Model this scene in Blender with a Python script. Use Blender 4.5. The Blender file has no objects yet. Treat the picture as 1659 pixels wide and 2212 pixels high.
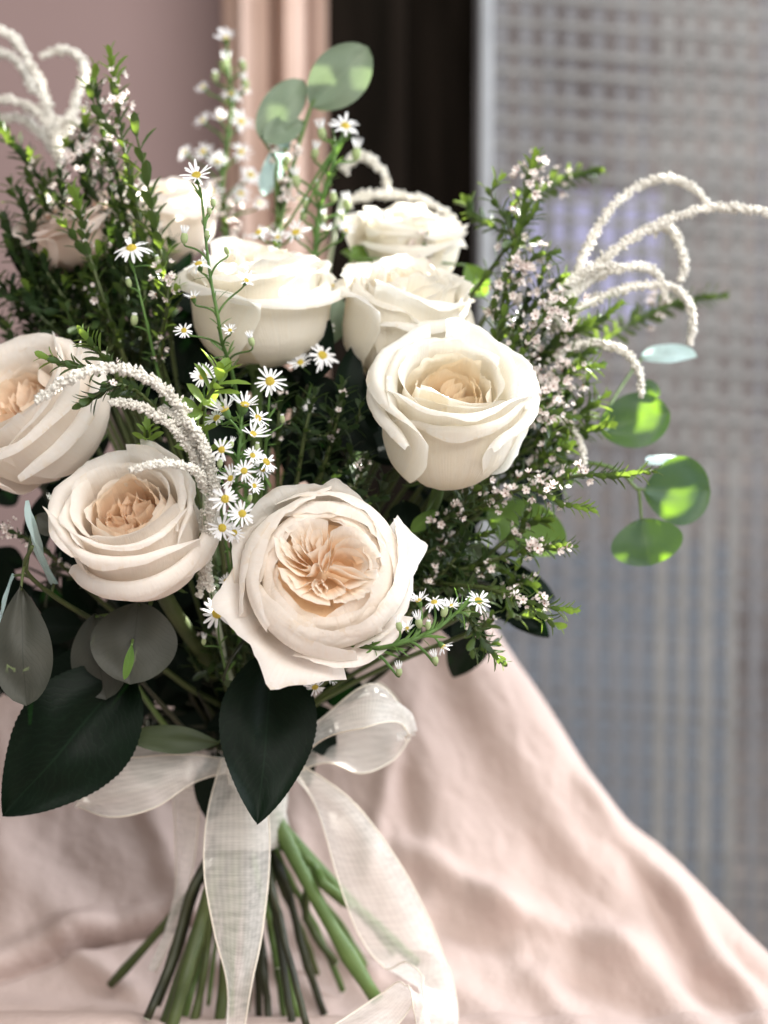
import bpy, math, random
from mathutils import Vector, Matrix, noise

# ------------------------------------------------------------------ camera, light, exposure
scene = bpy.context.scene
COL = scene.collection
PITCH = math.radians(4.0)
CAM = Vector((0.0, -0.70, 0.32))
KS = 24.0 / 50.0
cam_d = bpy.data.cameras.new("camera")
cam = bpy.data.objects.new("camera", cam_d)
COL.objects.link(cam)
cam.location = CAM
cam.rotation_euler = (math.pi / 2 - PITCH, 0, 0)
cam_d.sensor_fit = 'HORIZONTAL'
cam_d.sensor_width = 24.0
cam_d.lens = 50.0
cam_d.clip_start = 0.01
cam_d.clip_end = 50.0
cam_d.dof.use_dof = True
cam_d.dof.focus_distance = 0.70
cam_d.dof.aperture_fstop = 3.9
scene.camera = cam

world = bpy.data.worlds.new("World")
scene.world = world
world.use_nodes = True
bg = world.node_tree.nodes["Background"]
bg.inputs[0].default_value = (1.0, 0.97, 0.94, 1)
bg.inputs[1].default_value = 0.31


def lamp(name, kind, loc, target, energy, color, **kw):
    d = bpy.data.lights.new(name, kind)
    d.energy = energy
    d.color = color
    for k, v in kw.items():
        setattr(d, k, v)
    o = bpy.data.objects.new(name, d)
    o.location = loc
    o.rotation_euler = (Vector(target) - Vector(loc)).to_track_quat('-Z', 'Y').to_euler()
    COL.objects.link(o)
    return o


lamp("sun_through_window", 'SPOT', (2.2, 2.3, 2.35), (0.06, 0.10, 0.48), 5600.0, (1.0, 0.97, 0.90),
     spot_size=math.radians(8.6), spot_blend=0.35, shadow_soft_size=0.004)
lamp("window_glow", 'AREA', (1.15, 0.30, 0.75), (0.05, 0.05, 0.25), 23.0, (0.86, 0.93, 1.0),
     shape='RECTANGLE', size=0.7, size_y=1.2)
lamp("room_bounce", 'AREA', (0.55, -1.30, 1.35), (0.0, 0.1, 0.28), 37.0, (1.0, 0.965, 0.925),
     shape='RECTANGLE', size=1.5, size_y=1.2)
lamp("daylight_fill", 'AREA', (1.7, 1.05, 1.2), (0.4, 1.75, 0.25), 14.5, (1.0, 0.96, 0.92),  # added fill out of view, brightens the far wall as daylight would
     shape='RECTANGLE', size=0.8, size_y=0.8)

scene.view_settings.view_transform = 'Standard'
scene.view_settings.look = 'None'
scene.view_settings.exposure = 0.46
scene.view_settings.gamma = 1.0
scene.view_settings.use_curve_mapping = False
scene.render.engine = 'CYCLES'
scene.cycles.use_denoising = True
scene.cycles.max_bounces = 10
scene.cycles.transparent_max_bounces = 16

# ------------------------------------------------------------------ helpers
FWD = Vector((0, math.cos(PITCH), -math.sin(PITCH)))
UP = Vector((0, math.sin(PITCH), math.cos(PITCH)))
rnd = random.Random(7)


def P(dx, dy, y):
    """point of the place that stands at depth y and was measured at (dx, dy) on a 1659 x 2212 print of the photograph"""
    d = FWD + Vector((1, 0, 0)) * ((dx - 829.5) / 1659 * KS) + UP * ((1106 - dy) / 1659 * KS)
    return CAM + d * ((y - CAM.y) / d.y)


def px(n, y=0.0):
    return n * KS / 1659 * (y - CAM.y)


def mesh_obj(name, verts, faces, mat, parent=None, smooth=True, attr=None, kind=None, mats=None):
    me = bpy.data.meshes.new(name)
    me.from_pydata([tuple(v) for v in verts], [], faces)
    if smooth:
        me.polygons.foreach_set("use_smooth", [True] * len(me.polygons))
    if attr:
        for k, vals in attr.items():
            a = me.attributes.new(k, 'FLOAT', 'POINT')
            a.data.foreach_set("value", vals)
    me.update()
    for m in (mats or [mat]):
        me.materials.append(m)
    o = bpy.data.objects.new(name, me)
    COL.objects.link(o)
    if parent is not None:
        o.parent = parent
    if kind:
        o["kind"] = kind
    return o


def thing(name, label, cat, group=None):
    o = bpy.data.objects.new(name, None)
    o.empty_display_size = 0.01
    COL.objects.link(o)
    o["label"] = label
    o["category"] = cat
    if group:
        o["group"] = group
    return o


def set_origin(root, loc):
    """puts the Empty at the thing's base without moving its parts"""
    root.location = loc
    inv = Matrix.Translation(loc).inverted()
    for c in root.children:
        c.matrix_parent_inverse = inv


def catmull(pts, t):
    n = len(pts) - 1
    f = t * n
    i = int(math.floor(f))
    i = max(0, min(n - 1, i))
    u = f - i
    p1, p2 = pts[i], pts[i + 1]
    p0 = pts[i - 1] if i > 0 else p1 * 2 - p2
    p3 = pts[i + 2] if i + 2 <= n else p2 * 2 - p1
    if u > 1.0:
        return p2 + (p2 - p1) * (u - 1.0) * 0.9
    return 0.5 * ((2 * p1) + (p2 - p0) * u + (2 * p0 - 5 * p1 + 4 * p2 - p3) * u * u + (3 * p1 - p0 - 3 * p2 + p3) * u ** 3)


def smooth_path(pts, n):
    return [catmull(pts, i / (n - 1)) for i in range(n)]


def frame_at(path, i):
    a = path[max(0, i - 1)]
    b = path[min(len(path) - 1, i + 1)]
    t = (b - a)
    if t.length < 1e-9:
        t = Vector((0, 0, 1))
    t.normalize()
    ref = Vector((0, 1, 0)) if abs(t.y) < 0.9 else Vector((1, 0, 0))
    s = t.cross(ref).normalized()
    return t, s, s.cross(t).normalized()


def tube(V, F, path, r0, r1, seg=6, r_fn=None, cap=True):
    b = len(V)
    n = len(path)
    for i, p in enumerate(path):
        t, s, q = frame_at(path, i)
        r = r_fn(i / (n - 1)) if r_fn else r0 + (r1 - r0) * i / (n - 1)
        for k in range(seg):
            a = 2 * math.pi * k / seg
            V.append(p + s * (math.cos(a) * r) + q * (math.sin(a) * r))
    for i in range(n - 1):
        for k in range(seg):
            k2 = (k + 1) % seg
            F.append((b + i * seg + k, b + i * seg + k2, b + (i + 1) * seg + k2, b + (i + 1) * seg + k))
    if cap:
        F.append(tuple(b + k for k in reversed(range(seg))))
        F.append(tuple(b + (n - 1) * seg + k for k in range(seg)))


def grid_faces(nu, nv, base=0):
    F = []
    for i in range(nv - 1):
        for j in range(nu - 1):
            a = base + i * nu + j
            F.append((a, a + 1, a + nu + 1, a + nu))
    return F


def sstep(x):
    x = max(0.0, min(1.0, x))
    return x * x * (3 - 2 * x)


# ------------------------------------------------------------------ materials
def new_mat(name):
    m = bpy.data.materials.new(name)
    m.use_nodes = True
    nt = m.node_tree
    for n in list(nt.nodes):
        nt.nodes.remove(n)
    out = nt.nodes.new("ShaderNodeOutputMaterial")
    return m, nt, out


def N(nt, t, **kw):
    n = nt.nodes.new(t)
    for k, v in kw.items():
        if hasattr(n, k):
            setattr(n, k, v)
        else:
            n.inputs[k].default_value = v
    return n


def ramp(nt, fac, stops):
    r = nt.nodes.new("ShaderNodeValToRGB")
    el = r.color_ramp.elements
    while len(el) < len(stops):
        el.new(0.5)
    for e, (p, c) in zip(el, stops):
        e.position = p
        e.color = (*c, 1)
    nt.links.new(fac, r.inputs[0])
    return r.outputs[0]


def leafy_shader(nt, out, col, rough=0.5, trans=0.3, spec=0.35, bump=None, trans_col=None, sheen=0.0, bstr=0.3, bdist=0.0006):
    p = N(nt, "ShaderNodeBsdfPrincipled")
    p.inputs["Roughness"].default_value = rough
    p.inputs["Specular IOR Level"].default_value = spec
    p.inputs["Sheen Weight"].default_value = sheen
    tr = N(nt, "ShaderNodeBsdfTranslucent")
    mx = N(nt, "ShaderNodeMixShader")
    if isinstance(trans, (int, float)):
        mx.inputs[0].default_value = trans
    else:
        nt.links.new(trans, mx.inputs[0])
    nt.links.new(col, p.inputs["Base Color"])
    nt.links.new(trans_col or col, tr.inputs["Color"])
    if bump is not None:
        b = N(nt, "ShaderNodeBump")
        b.inputs["Strength"].default_value = bstr
        b.inputs["Distance"].default_value = bdist
        nt.links.new(bump, b.inputs["Height"])
        nt.links.new(b.outputs[0], p.inputs["Normal"])
    nt.links.new(p.outputs[0], mx.inputs[1])
    nt.links.new(tr.outputs[0], mx.inputs[2])
    nt.links.new(mx.outputs[0], out.inputs[0])
    return p


def noise_tex(nt, scale, detail=3, rough=0.5, coord="Object", vec_scale=None):
    tc = N(nt, "ShaderNodeTexCoord")
    src = tc.outputs[coord]
    if vec_scale:
        mp = N(nt, "ShaderNodeMapping")
        mp.inputs["Scale"].default_value = vec_scale
        nt.links.new(src, mp.inputs[0])
        src = mp.outputs[0]
    n = N(nt, "ShaderNodeTexNoise")
    n.inputs["Scale"].default_value = scale
    n.inputs["Detail"].default_value = detail
    n.inputs["Roughness"].default_value = rough
    nt.links.new(src, n.inputs["Vector"])
    return n.outputs["Fac"]


def attr(nt, name):
    return N(nt, "ShaderNodeAttribute", attribute_name=name).outputs["Fac"]


def math_node(nt, op, a, b):
    m = N(nt, "ShaderNodeMath", operation=op)
    for i, v in enumerate((a, b)):
        if isinstance(v, (int, float)):
            m.inputs[i].default_value = v
        else:
            nt.links.new(v, m.inputs[i])
    return m.outputs[0]


def petal_material(name, c0, c1, c2):
    m, nt, out = new_mat(name)
    w = attr(nt, "warm")
    nz = noise_tex(nt, 60, 4)
    w2 = math_node(nt, 'ADD', w, math_node(nt, 'MULTIPLY', math_node(nt, 'SUBTRACT', nz, 0.5), 0.22))
    c = ramp(nt, w2, [(0.0, c0), (0.5, c1), (1.0, c2)])
    # veins run base to tip: noise stretched along the petal
    cx = N(nt, "ShaderNodeCombineXYZ")
    nt.links.new(attr(nt, "pu"), cx.inputs[0])
    nt.links.new(attr(nt, "pv"), cx.inputs[1])
    mp = N(nt, "ShaderNodeMapping")
    mp.inputs["Scale"].default_value = (26, 3.0, 1)
    nt.links.new(cx.outputs[0], mp.inputs[0])
    vn = N(nt, "ShaderNodeTexNoise")
    vn.inputs["Scale"].default_value = 1.0
    vn.inputs["Detail"].default_value = 4
    nt.links.new(mp.outputs[0], vn.inputs["Vector"])
    h = math_node(nt, 'ADD', math_node(nt, 'MULTIPLY', vn.outputs["Fac"], 0.7), math_node(nt, 'MULTIPLY', noise_tex(nt, 420, 3), 0.5))
    vt = N(nt, "ShaderNodeMix", data_type='RGBA', blend_type='MULTIPLY')
    nt.links.new(math_node(nt, 'MULTIPLY', math_node(nt, 'SUBTRACT', vn.outputs["Fac"], 0.35), 0.9), vt.inputs["Factor"])
    nt.links.new(c, vt.inputs[6])
    vt.inputs[7].default_value = (0.97, 0.91, 0.85, 1)
    rim = attr(nt, "rim")
    nick = math_node(nt, 'MULTIPLY', math_node(nt, 'POWER', rim, 14.0), math_node(nt, 'GREATER_THAN', noise_tex(nt, 130, 3), 0.56))
    nk = N(nt, "ShaderNodeMix", data_type='RGBA')
    nt.links.new(math_node(nt, 'MULTIPLY', nick, 0.4), nk.inputs["Factor"])
    nt.links.new(vt.outputs[2], nk.inputs[6])
    nk.inputs[7].default_value = (0.80, 0.66, 0.46, 1)
    c = nk.outputs[2]
    leafy_shader(nt, out, c, rough=0.55, trans=math_node(nt, 'ADD', 0.42, math_node(nt, 'MULTIPLY', math_node(nt, 'POWER', rim, 5.0), 0.2)), spec=0.25, bump=h, sheen=0.1, bstr=0.5, bdist=0.0011)
    return m


PETAL = petal_material("rose_petal", (0.95, 0.92, 0.885), (0.96, 0.87, 0.76), (0.97, 0.70, 0.44))
PETAL_BLUSH = petal_material("blush_rose_petal", (0.86, 0.76, 0.71), (0.85, 0.66, 0.54), (0.82, 0.48, 0.30))
PETAL_CREAM = petal_material("cream_rose_petal", (0.90, 0.89, 0.855), (0.94, 0.87, 0.71), (0.95, 0.75, 0.52))


def leaf_material(name, dark, light, rough, trans, tcol, spec=0.4, scale=90, bumpy=0.35):
    m, nt, out = new_mat(name)
    nz = noise_tex(nt, scale, 4)
    c = ramp(nt, nz, [(0.3, dark), (0.7, light)])
    rgb = N(nt, "ShaderNodeRGB")
    rgb.outputs[0].default_value = (*tcol, 1)
    leafy_shader(nt, out, c, rough=rough, trans=trans, spec=spec, bump=noise_tex(nt, 500, 3), trans_col=rgb.outputs[0], bstr=bumpy, bdist=0.0004)
    return m


def veined_leaf_material(name, dark, light, vein, rough, trans, tcol, spec=0.4, vstr=0.6):
    """broad blade with a midrib and side veins laid out in the leaf's own coordinates"""
    m, nt, out = new_mat(name)
    u = attr(nt, "pu")
    v = attr(nt, "pv")
    au = math_node(nt, 'ABSOLUTE', u, 0)
    ph = math_node(nt, 'MULTIPLY', math_node(nt, 'SUBTRACT', v, math_node(nt, 'MULTIPLY', au, 0.32)), 52.0)
    ph = math_node(nt, 'ADD', ph, math_node(nt, 'MULTIPLY', noise_tex(nt, 110, 3), 11.0))
    sv = math_node(nt, 'POWER', math_node(nt, 'ABSOLUTE', math_node(nt, 'SINE', ph, 0), 0), 14.0)
    mid = math_node(nt, 'LESS_THAN', au, 0.022)
    vv = math_node(nt, 'MAXIMUM', math_node(nt, 'MULTIPLY', sv, vstr), mid)
    base = ramp(nt, noise_tex(nt, 60, 4), [(0.3, dark), (0.7, light)])
    mx = N(nt, "ShaderNodeMix", data_type='RGBA')
    nt.links.new(math_node(nt, 'MULTIPLY', vv, 0.55), mx.inputs["Factor"])
    nt.links.new(base, mx.inputs[6])
    mx.inputs[7].default_value = (*vein, 1)
    rgb = N(nt, "ShaderNodeRGB")
    rgb.outputs[0].default_value = (*tcol, 1)
    h = math_node(nt, 'SUBTRACT', math_node(nt, 'MULTIPLY', noise_tex(nt, 260, 3), 0.6), vv)
    leafy_shader(nt, out, mx.outputs[2], rough=rough, trans=trans, spec=spec, bump=h, trans_col=rgb.outputs[0], bstr=0.2, bdist=0.0004)
    return m


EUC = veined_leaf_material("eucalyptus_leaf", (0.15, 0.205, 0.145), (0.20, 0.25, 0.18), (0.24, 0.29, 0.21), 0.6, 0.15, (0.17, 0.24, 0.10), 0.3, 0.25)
EUC_SUN = veined_leaf_material("sunlit_eucalyptus_leaf", (0.028, 0.066, 0.048), (0.045, 0.088, 0.058), (0.08, 0.13, 0.07), 0.5, 0.28, (0.24, 0.44, 0.012), 0.3, 0.2)  # copy for sunlit leaves: dark shaded face, lime sun tint in the translucency
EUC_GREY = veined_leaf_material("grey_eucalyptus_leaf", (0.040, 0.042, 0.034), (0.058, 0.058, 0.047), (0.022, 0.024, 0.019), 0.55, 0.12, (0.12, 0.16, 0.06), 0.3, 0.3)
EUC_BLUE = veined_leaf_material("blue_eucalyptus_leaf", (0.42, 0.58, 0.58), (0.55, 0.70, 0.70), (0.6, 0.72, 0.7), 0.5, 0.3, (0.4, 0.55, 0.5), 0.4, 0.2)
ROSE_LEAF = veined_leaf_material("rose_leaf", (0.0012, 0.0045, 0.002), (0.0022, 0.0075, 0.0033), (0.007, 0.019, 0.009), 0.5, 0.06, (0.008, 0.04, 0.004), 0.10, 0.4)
OLIVE_LEAF = veined_leaf_material("olive_green_leaf", (0.035, 0.050, 0.022), (0.05, 0.068, 0.03), (0.07, 0.085, 0.04), 0.5, 0.15, (0.08, 0.14, 0.02), 0.3, 0.4)
LIME_LEAF = veined_leaf_material("lime_leaf", (0.07, 0.15, 0.03), (0.11, 0.20, 0.04), (0.15, 0.26, 0.07), 0.45, 0.35, (0.26, 0.44, 0.04), 0.35, 0.3)
TWIG_LEAF = leaf_material("twig_leaf", (0.032, 0.062, 0.020), (0.062, 0.105, 0.032), 0.4, 0.30, (0.17, 0.25, 0.03), 0.4)
TWIG_DARK = leaf_material("dark_twig_leaf", (0.015, 0.034, 0.013), (0.032, 0.058, 0.02), 0.38, 0.25, (0.08, 0.14, 0.02), 0.5)  # dark green leaves; also holds the shade of the inner twigs
TWIG_LIME = leaf_material("lime_twig_leaf", (0.10, 0.18, 0.03), (0.17, 0.27, 0.05), 0.4, 0.38, (0.30, 0.42, 0.05), 0.4)
STEM = leaf_material("green_stem", (0.07, 0.13, 0.03), (0.13, 0.20, 0.055), 0.45, 0.1, (0.1, 0.2, 0.03), 0.4, 40)
STEM_OLIVE = leaf_material("olive_stem", (0.04, 0.058, 0.018), (0.08, 0.10, 0.03), 0.5, 0.05, (0.1, 0.1, 0.03), 0.35, 40)
STEM_DARK = leaf_material("dark_stem", (0.014, 0.016, 0.007), (0.034, 0.036, 0.013), 0.5, 0.0, (0, 0, 0), 0.35, 40)
STEM_ASTER = leaf_material("aster_stem", (0.06, 0.13, 0.03), (0.14, 0.25, 0.07), 0.5, 0.25, (0.2, 0.36, 0.06), 0.3, 120)
BUD = leaf_material("aster_bud", (0.20, 0.30, 0.10), (0.55, 0.60, 0.36), 0.6, 0.2, (0.4, 0.5, 0.2), 0.2, 300)
RAY = leaf_material("aster_ray", (0.84, 0.84, 0.86), (0.90, 0.90, 0.91), 0.5, 0.3, (0.9, 0.9, 0.92), 0.3, 200, 0.2)
DISC = leaf_material("aster_disc", (0.72, 0.52, 0.05), (0.86, 0.72, 0.16), 0.7, 0.1, (0.7, 0.5, 0.05), 0.2, 900, 1.0)
BLOSSOM = leaf_material("twig_blossom", (0.68, 0.58, 0.54), (0.82, 0.76, 0.73), 0.55, 0.25, (0.78, 0.70, 0.66), 0.3, 300)
BLOSSOM_EYE = leaf_material("blossom_eye", (0.20, 0.08, 0.055), (0.36, 0.17, 0.11), 0.6, 0.0, (0, 0, 0), 0.2, 500)
TASSEL = leaf_material("amaranth_tassel", (0.74, 0.70, 0.63), (0.88, 0.86, 0.80), 0.75, 0.2, (0.85, 0.82, 0.74), 0.15, 500)
TASSEL_STEM = leaf_material("amaranth_stem", (0.42, 0.48, 0.34), (0.55, 0.60, 0.46), 0.6, 0.1, (0.4, 0.5, 0.3), 0.2, 200)


def ribbon_material(name, col, clear):
    m, nt, out = new_mat(name)
    u, v = attr(nt, "pu"), attr(nt, "pv")
    wob = noise_tex(nt, 90, 3)
    su = math_node(nt, 'SINE', math_node(nt, 'ADD', math_node(nt, 'MULTIPLY', u, 70.0), math_node(nt, 'MULTIPLY', wob, 3.0)), 0)
    sv = math_node(nt, 'SINE', math_node(nt, 'ADD', math_node(nt, 'MULTIPLY', v, 5200.0), math_node(nt, 'MULTIPLY', wob, 5.0)), 0)
    slub = noise_tex(nt, 260, 3, 0.6, vec_scale=(0.15, 1, 1.6))
    wv = math_node(nt, 'ADD', math_node(nt, 'MULTIPLY', math_node(nt, 'ADD', su, sv), 0.06), slub)
    f = math_node(nt, 'SUBTRACT', clear + 0.42, math_node(nt, 'MULTIPLY', wv, 0.5))
    cl = N(nt, "ShaderNodeClamp")
    cl.inputs["Max"].default_value = 0.75
    nt.links.new(f, cl.inputs[0])
    rgb = N(nt, "ShaderNodeRGB")
    rgb.outputs[0].default_value = (*col, 1)
    p = N(nt, "ShaderNodeBsdfPrincipled")
    p.inputs["Roughness"].default_value = 0.5
    p.inputs["Sheen Weight"].default_value = 0.3
    nt.links.new(rgb.outputs[0], p.inputs["Base Color"])
    b = N(nt, "ShaderNodeBump")
    b.inputs["Strength"].default_value = 0.2
    b.inputs["Distance"].default_value = 0.0005
    nt.links.new(wv, b.inputs["Height"])
    nt.links.new(b.outputs[0], p.inputs["Normal"])
    tr = N(nt, "ShaderNodeBsdfTranslucent")
    nt.links.new(rgb.outputs[0], tr.inputs[0])
    mx = N(nt, "ShaderNodeMixShader")
    mx.inputs[0].default_value = 0.4
    nt.links.new(p.outputs[0], mx.inputs[1])
    nt.links.new(tr.outputs[0], mx.inputs[2])
    tp = N(nt, "ShaderNodeBsdfTransparent")
    m2 = N(nt, "ShaderNodeMixShader")
    nt.links.new(cl.outputs[0], m2.inputs[0])
    nt.links.new(mx.outputs[0], m2.inputs[1])
    nt.links.new(tp.outputs[0], m2.inputs[2])
    nt.links.new(m2.outputs[0], out.inputs[0])
    return m


RIBBON = ribbon_material("organza_ribbon", (0.94, 0.915, 0.86), 0.34)
RIBBON_EDGE = leaf_material("ribbon_edge", (0.80, 0.73, 0.62), (0.88, 0.82, 0.72), 0.5, 0.2, (0.85, 0.8, 0.7), 0.3, 300)


def plain(name, c0, c1, scale, rough=0.8, bscale=300, bstr=0.2, bdist=0.001, trans=0.0, vec_scale=None, spec=0.3):
    m, nt, out = new_mat(name)
    c = ramp(nt, noise_tex(nt, scale, 4, vec_scale=vec_scale), [(0.3, c0), (0.7, c1)])
    leafy_shader(nt, out, c, rough=rough, trans=trans, spec=spec, bump=noise_tex(nt, bscale, 4), bstr=bstr, bdist=bdist)
    return m


CLOTH = plain("pink_linen", (0.53, 0.41, 0.37), (0.60, 0.475, 0.43), 7, 1.0, 260, 0.55, 0.0016, 0.12, spec=0.03)
WALL = plain("mauve_paint", (0.285, 0.20, 0.193), (0.315, 0.225, 0.217), 3, 0.85, 60, 0.1)
CURTAIN = plain("peach_fabric", (0.52, 0.365, 0.295), (0.60, 0.44, 0.365), 12, 0.8, 500, 0.2, 0.001, 0.2)
DARK = plain("dark_timber", (0.005, 0.004, 0.003), (0.012, 0.009, 0.007), 9, 1.0, 80, 0.2, vec_scale=(8, 8, 0.6), spec=0.02)
FRAME = plain("pale_frame", (0.24, 0.25, 0.265), (0.31, 0.32, 0.335), 20, 0.5)
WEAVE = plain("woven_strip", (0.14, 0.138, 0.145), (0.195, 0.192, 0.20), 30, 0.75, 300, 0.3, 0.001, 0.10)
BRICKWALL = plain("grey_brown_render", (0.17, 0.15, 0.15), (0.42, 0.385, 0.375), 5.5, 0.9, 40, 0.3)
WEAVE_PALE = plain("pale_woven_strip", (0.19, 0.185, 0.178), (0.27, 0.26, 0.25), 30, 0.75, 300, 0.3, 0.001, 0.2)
LILAC = plain("lilac_paint", (0.56, 0.56, 0.86), (0.62, 0.62, 0.90), 4, 0.8)
SLATE = plain("slate_paint", (0.22, 0.25, 0.30), (0.28, 0.31, 0.36), 3, 0.8)

# ------------------------------------------------------------------ the setting
def box(name, x0, x1, y0, y1, z0, z1, mat, parent=None, bev=0.0):
    V = [(x, y, z) for z in (z0, z1) for y in (y0, y1) for x in (x0, x1)]
    F = [(0, 2, 3, 1), (4, 5, 7, 6), (0, 1, 5, 4), (2, 6, 7, 3), (0, 4, 6, 2), (1, 3, 7, 5)]
    o = mesh_obj(name, V, F, mat, parent, smooth=False)
    if bev:
        b = o.modifiers.new("edge", 'BEVEL')
        b.width = bev
        b.segments = 2
    return o


YB = 0.66
x_cl, x_cr = P(478, 300, YB).x, P(703, 300, YB).x
x_jl, x_jr = x_cr - 0.03, P(1036, 300, YB).x
x_fr = P(1068, 300, YB).x
w = box("wall", -0.9, x_cr - 0.02, YB + 0.10, YB + 0.16, -0.35, 1.3, WALL)
w["kind"] = "structure"

jamb = thing("door_jamb", "dark brown timber door jamb between peach curtain and woven screen", "door jamb")
box("post", x_jl, x_jl + (x_jr - x_jl) * 0.62, YB + 0.03, YB + 0.10, -0.35, 1.3, DARK, jamb, 0.004)
box("post", x_jl + (x_jr - x_jl) * 0.62, x_jr, YB + 0.055, YB + 0.11, -0.35, 1.3, DARK, jamb, 0.004)
set_origin(jamb, Vector((x_jl, YB + 0.05, -0.35)))

# peach curtain with soft pleats
V, A = [], []
nu, nv = 90, 24
for i in range(nv):
    z = -0.3 + 1.5 * i / (nv - 1)
    for j in range(nu):
        s = j / (nu - 1)
        ph = s * 2 * math.pi * 2.6 + 0.5 * noise.noise(Vector((s * 3, z * 1.2, 4)))
        V.append((x_cl + (x_cr - x_cl) * s + 0.004 * math.sin(ph * 2 + 1), YB - 0.02 + 0.02 * math.sin(ph) + 0.006 * math.sin(2.3 * ph + 1) + 0.004 * noise.noise(Vector((s * 6, z * 3, 0))), z))
cur = mesh_obj("curtain", V, grid_faces(nu, nv), CURTAIN)
cur["label"] = "narrow peach curtain hanging in soft pleats beside the mauve wall"
cur["category"] = "curtain"

# open woven screen in front of the daylight, with a pale frame post
scr = thing("woven_screen", "open woven screen of pale grey strips with a pale frame post", "screen")
box("frame", x_jr + 0.001, x_fr, YB + 0.02, YB + 0.06, -0.35, 1.5, FRAME, scr, 0.003)
PITCHW = 0.0205


def strip_mesh(name, length, wid, th, mat):
    V, F = [], []
    n = 40
    for i in range(n):
        z = length * i / (n - 1)
        dy = 0.0008 * math.sin(i * 1.9)
        for (x, y) in ((-wid / 2, -th), (wid / 2, -th), (wid / 2, th), (-wid / 2, th)):
            V.append((x, y + dy, z))
    for i in range(n - 1):
        for k in range(4):
            F.append((i * 4 + k, i * 4 + (k + 1) % 4, i * 4 + 4 + (k + 1) % 4, i * 4 + 4 + k))
    me = bpy.data.meshes.new(name)
    me.from_pydata(V, [], F)
    me.materials.append(mat)
    return me


vm = strip_mesh("vertical_strip", 1.75, 0.008, 0.0006, WEAVE)
hm = strip_mesh("cross_strip", 1.30, 0.0085, 0.0006, WEAVE)
vm2 = strip_mesh("vertical_strip", 1.75, 0.010, 0.0006, WEAVE_PALE)
hm2 = strip_mesh("cross_strip", 1.30, 0.0085, 0.0006, WEAVE_PALE)
r5 = random.Random(5)
nvs = 58
for i in range(nvs):
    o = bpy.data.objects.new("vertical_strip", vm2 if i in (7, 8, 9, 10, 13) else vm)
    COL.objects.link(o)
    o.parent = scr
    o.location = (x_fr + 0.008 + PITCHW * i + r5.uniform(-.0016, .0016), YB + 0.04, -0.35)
    o.scale = (r5.uniform(0.8, 1.25) if i < 24 else 1.4, 1, 1)  # strips out of view are widened so less sun gets through
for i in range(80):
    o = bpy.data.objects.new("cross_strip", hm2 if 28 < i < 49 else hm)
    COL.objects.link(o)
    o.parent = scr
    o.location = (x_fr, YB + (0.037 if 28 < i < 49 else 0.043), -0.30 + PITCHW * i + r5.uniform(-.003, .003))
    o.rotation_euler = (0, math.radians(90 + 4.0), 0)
    o.scale = (1.3 if i > 48 else r5.uniform(.35, .7) if i > 28 else r5.choice((0.3, 0.45, 0.6, 0.7)), 1, 1)  # top strips, out of view, widened to thin the sunlight

ext = thing("far_wall", "grey brown far wall behind the woven screen with slate base and lilac panel", "wall")
box("wall_face", -0.6, 1.8, 1.75, 1.85, -0.9, 1.25, BRICKWALL, ext)
a, b = P(1085, 420, 1.73), P(1420, 700, 1.73)
box("lilac_panel", a.x, b.x, 1.735, 1.75, b.z, a.z, LILAC, ext, 0.004)
a, b = P(1060, 1180, 1.73), P(1560, 2300, 1.73)
box("slate_panel", a.x, b.x, 1.732, 1.75, b.z, a.z, SLATE, ext, 0.004)

# ------------------------------------------------------------------ draped cloth
rows = [  # dy, y, xL(world), right edge dx
    (1318, 0.300, 1030), (1400, 0.292, 1085), (1560, 0.275, 1195), (1740, 0.252, 1310), (1850, 0.230, 1430),
    (1960, 0.205, 1545), (2080, 0.170, 1668), (2200, 0.125, 1840)]
rp = []
for dy, y, xr in rows:
    p = P(xr, dy, y)
    rp.append((Vector((p.x, p.y, p.z))))
rp += [Vector((0.34, 0.06, 0.012)), Vector((0.40, -0.10, 0.002)), Vector((0.42, -0.30, 0.0))]
RIDGES = [  # (x0,y0,x1,y1,width,height) fold crests and, negative, creases, measured in print units
    (1300, 1745, 1480, 1970, 20, .009), (1480, 1970, 1650, 2230, 24, .010), (1350, 1800, 1500, 2120, 34, -.006), (1500, 1990, 1659, 2130, 20, -.006),
    (1055, 1350, 1295, 1740, 26, .004), (960, 1460, 1230, 2000, 60, -.006), (880, 1480, 960, 1800, 60, .004), (1000, 1450, 1400, 2100, 40, .004),
    (845, 1640, 805, 1850, 22, .006), (880, 1690, 900, 1900, 26, -.004), (900, 1850, 1080, 1960, 30, .010), (1080, 1960, 1330, 2060, 34, .010), (1330, 2060, 1520, 2230, 40, .009),
    (960, 2000, 1130, 2080, 34, -.008), (1130, 2090, 1250, 2230, 30, .007), (1250, 2130, 1450, 2230, 26, -.006), (950, 2120, 1100, 2230, 34, .008), (1180, 1840, 1330, 1980, 30, -.005),
    (0, 2110, 180, 2045, 13, -.013), (180, 2045, 380, 2000, 12, -.013), (0, 2075, 180, 2008, 26, .009), (180, 2008, 390, 1960, 26, .009),
    (160, 2060, 290, 2150, 24, .010), (0, 1850, 130, 1980, 60, .006), (130, 1860, 260, 1960, 50, -.004), (330, 1760, 400, 1950, 28, .007),
    (0, 2190, 260, 2212, 30, .010), (430, 2060, 560, 2150, 24, .007), (560, 2060, 690, 2170, 24, .007), (690, 2030, 800, 2100, 24, .007),
    (0, 1800, 20, 1990, 40, .005), (640, 1800, 660, 2000, 24, .004), (1540, 2100, 1659, 2190, 20, .008)]


def to_print(p):
    d = p - CAM
    f = d.dot(FWD)
    return 829.5 + d.x / f / KS * 1659, 1106 - d.dot(UP) / f / KS * 1659


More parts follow.
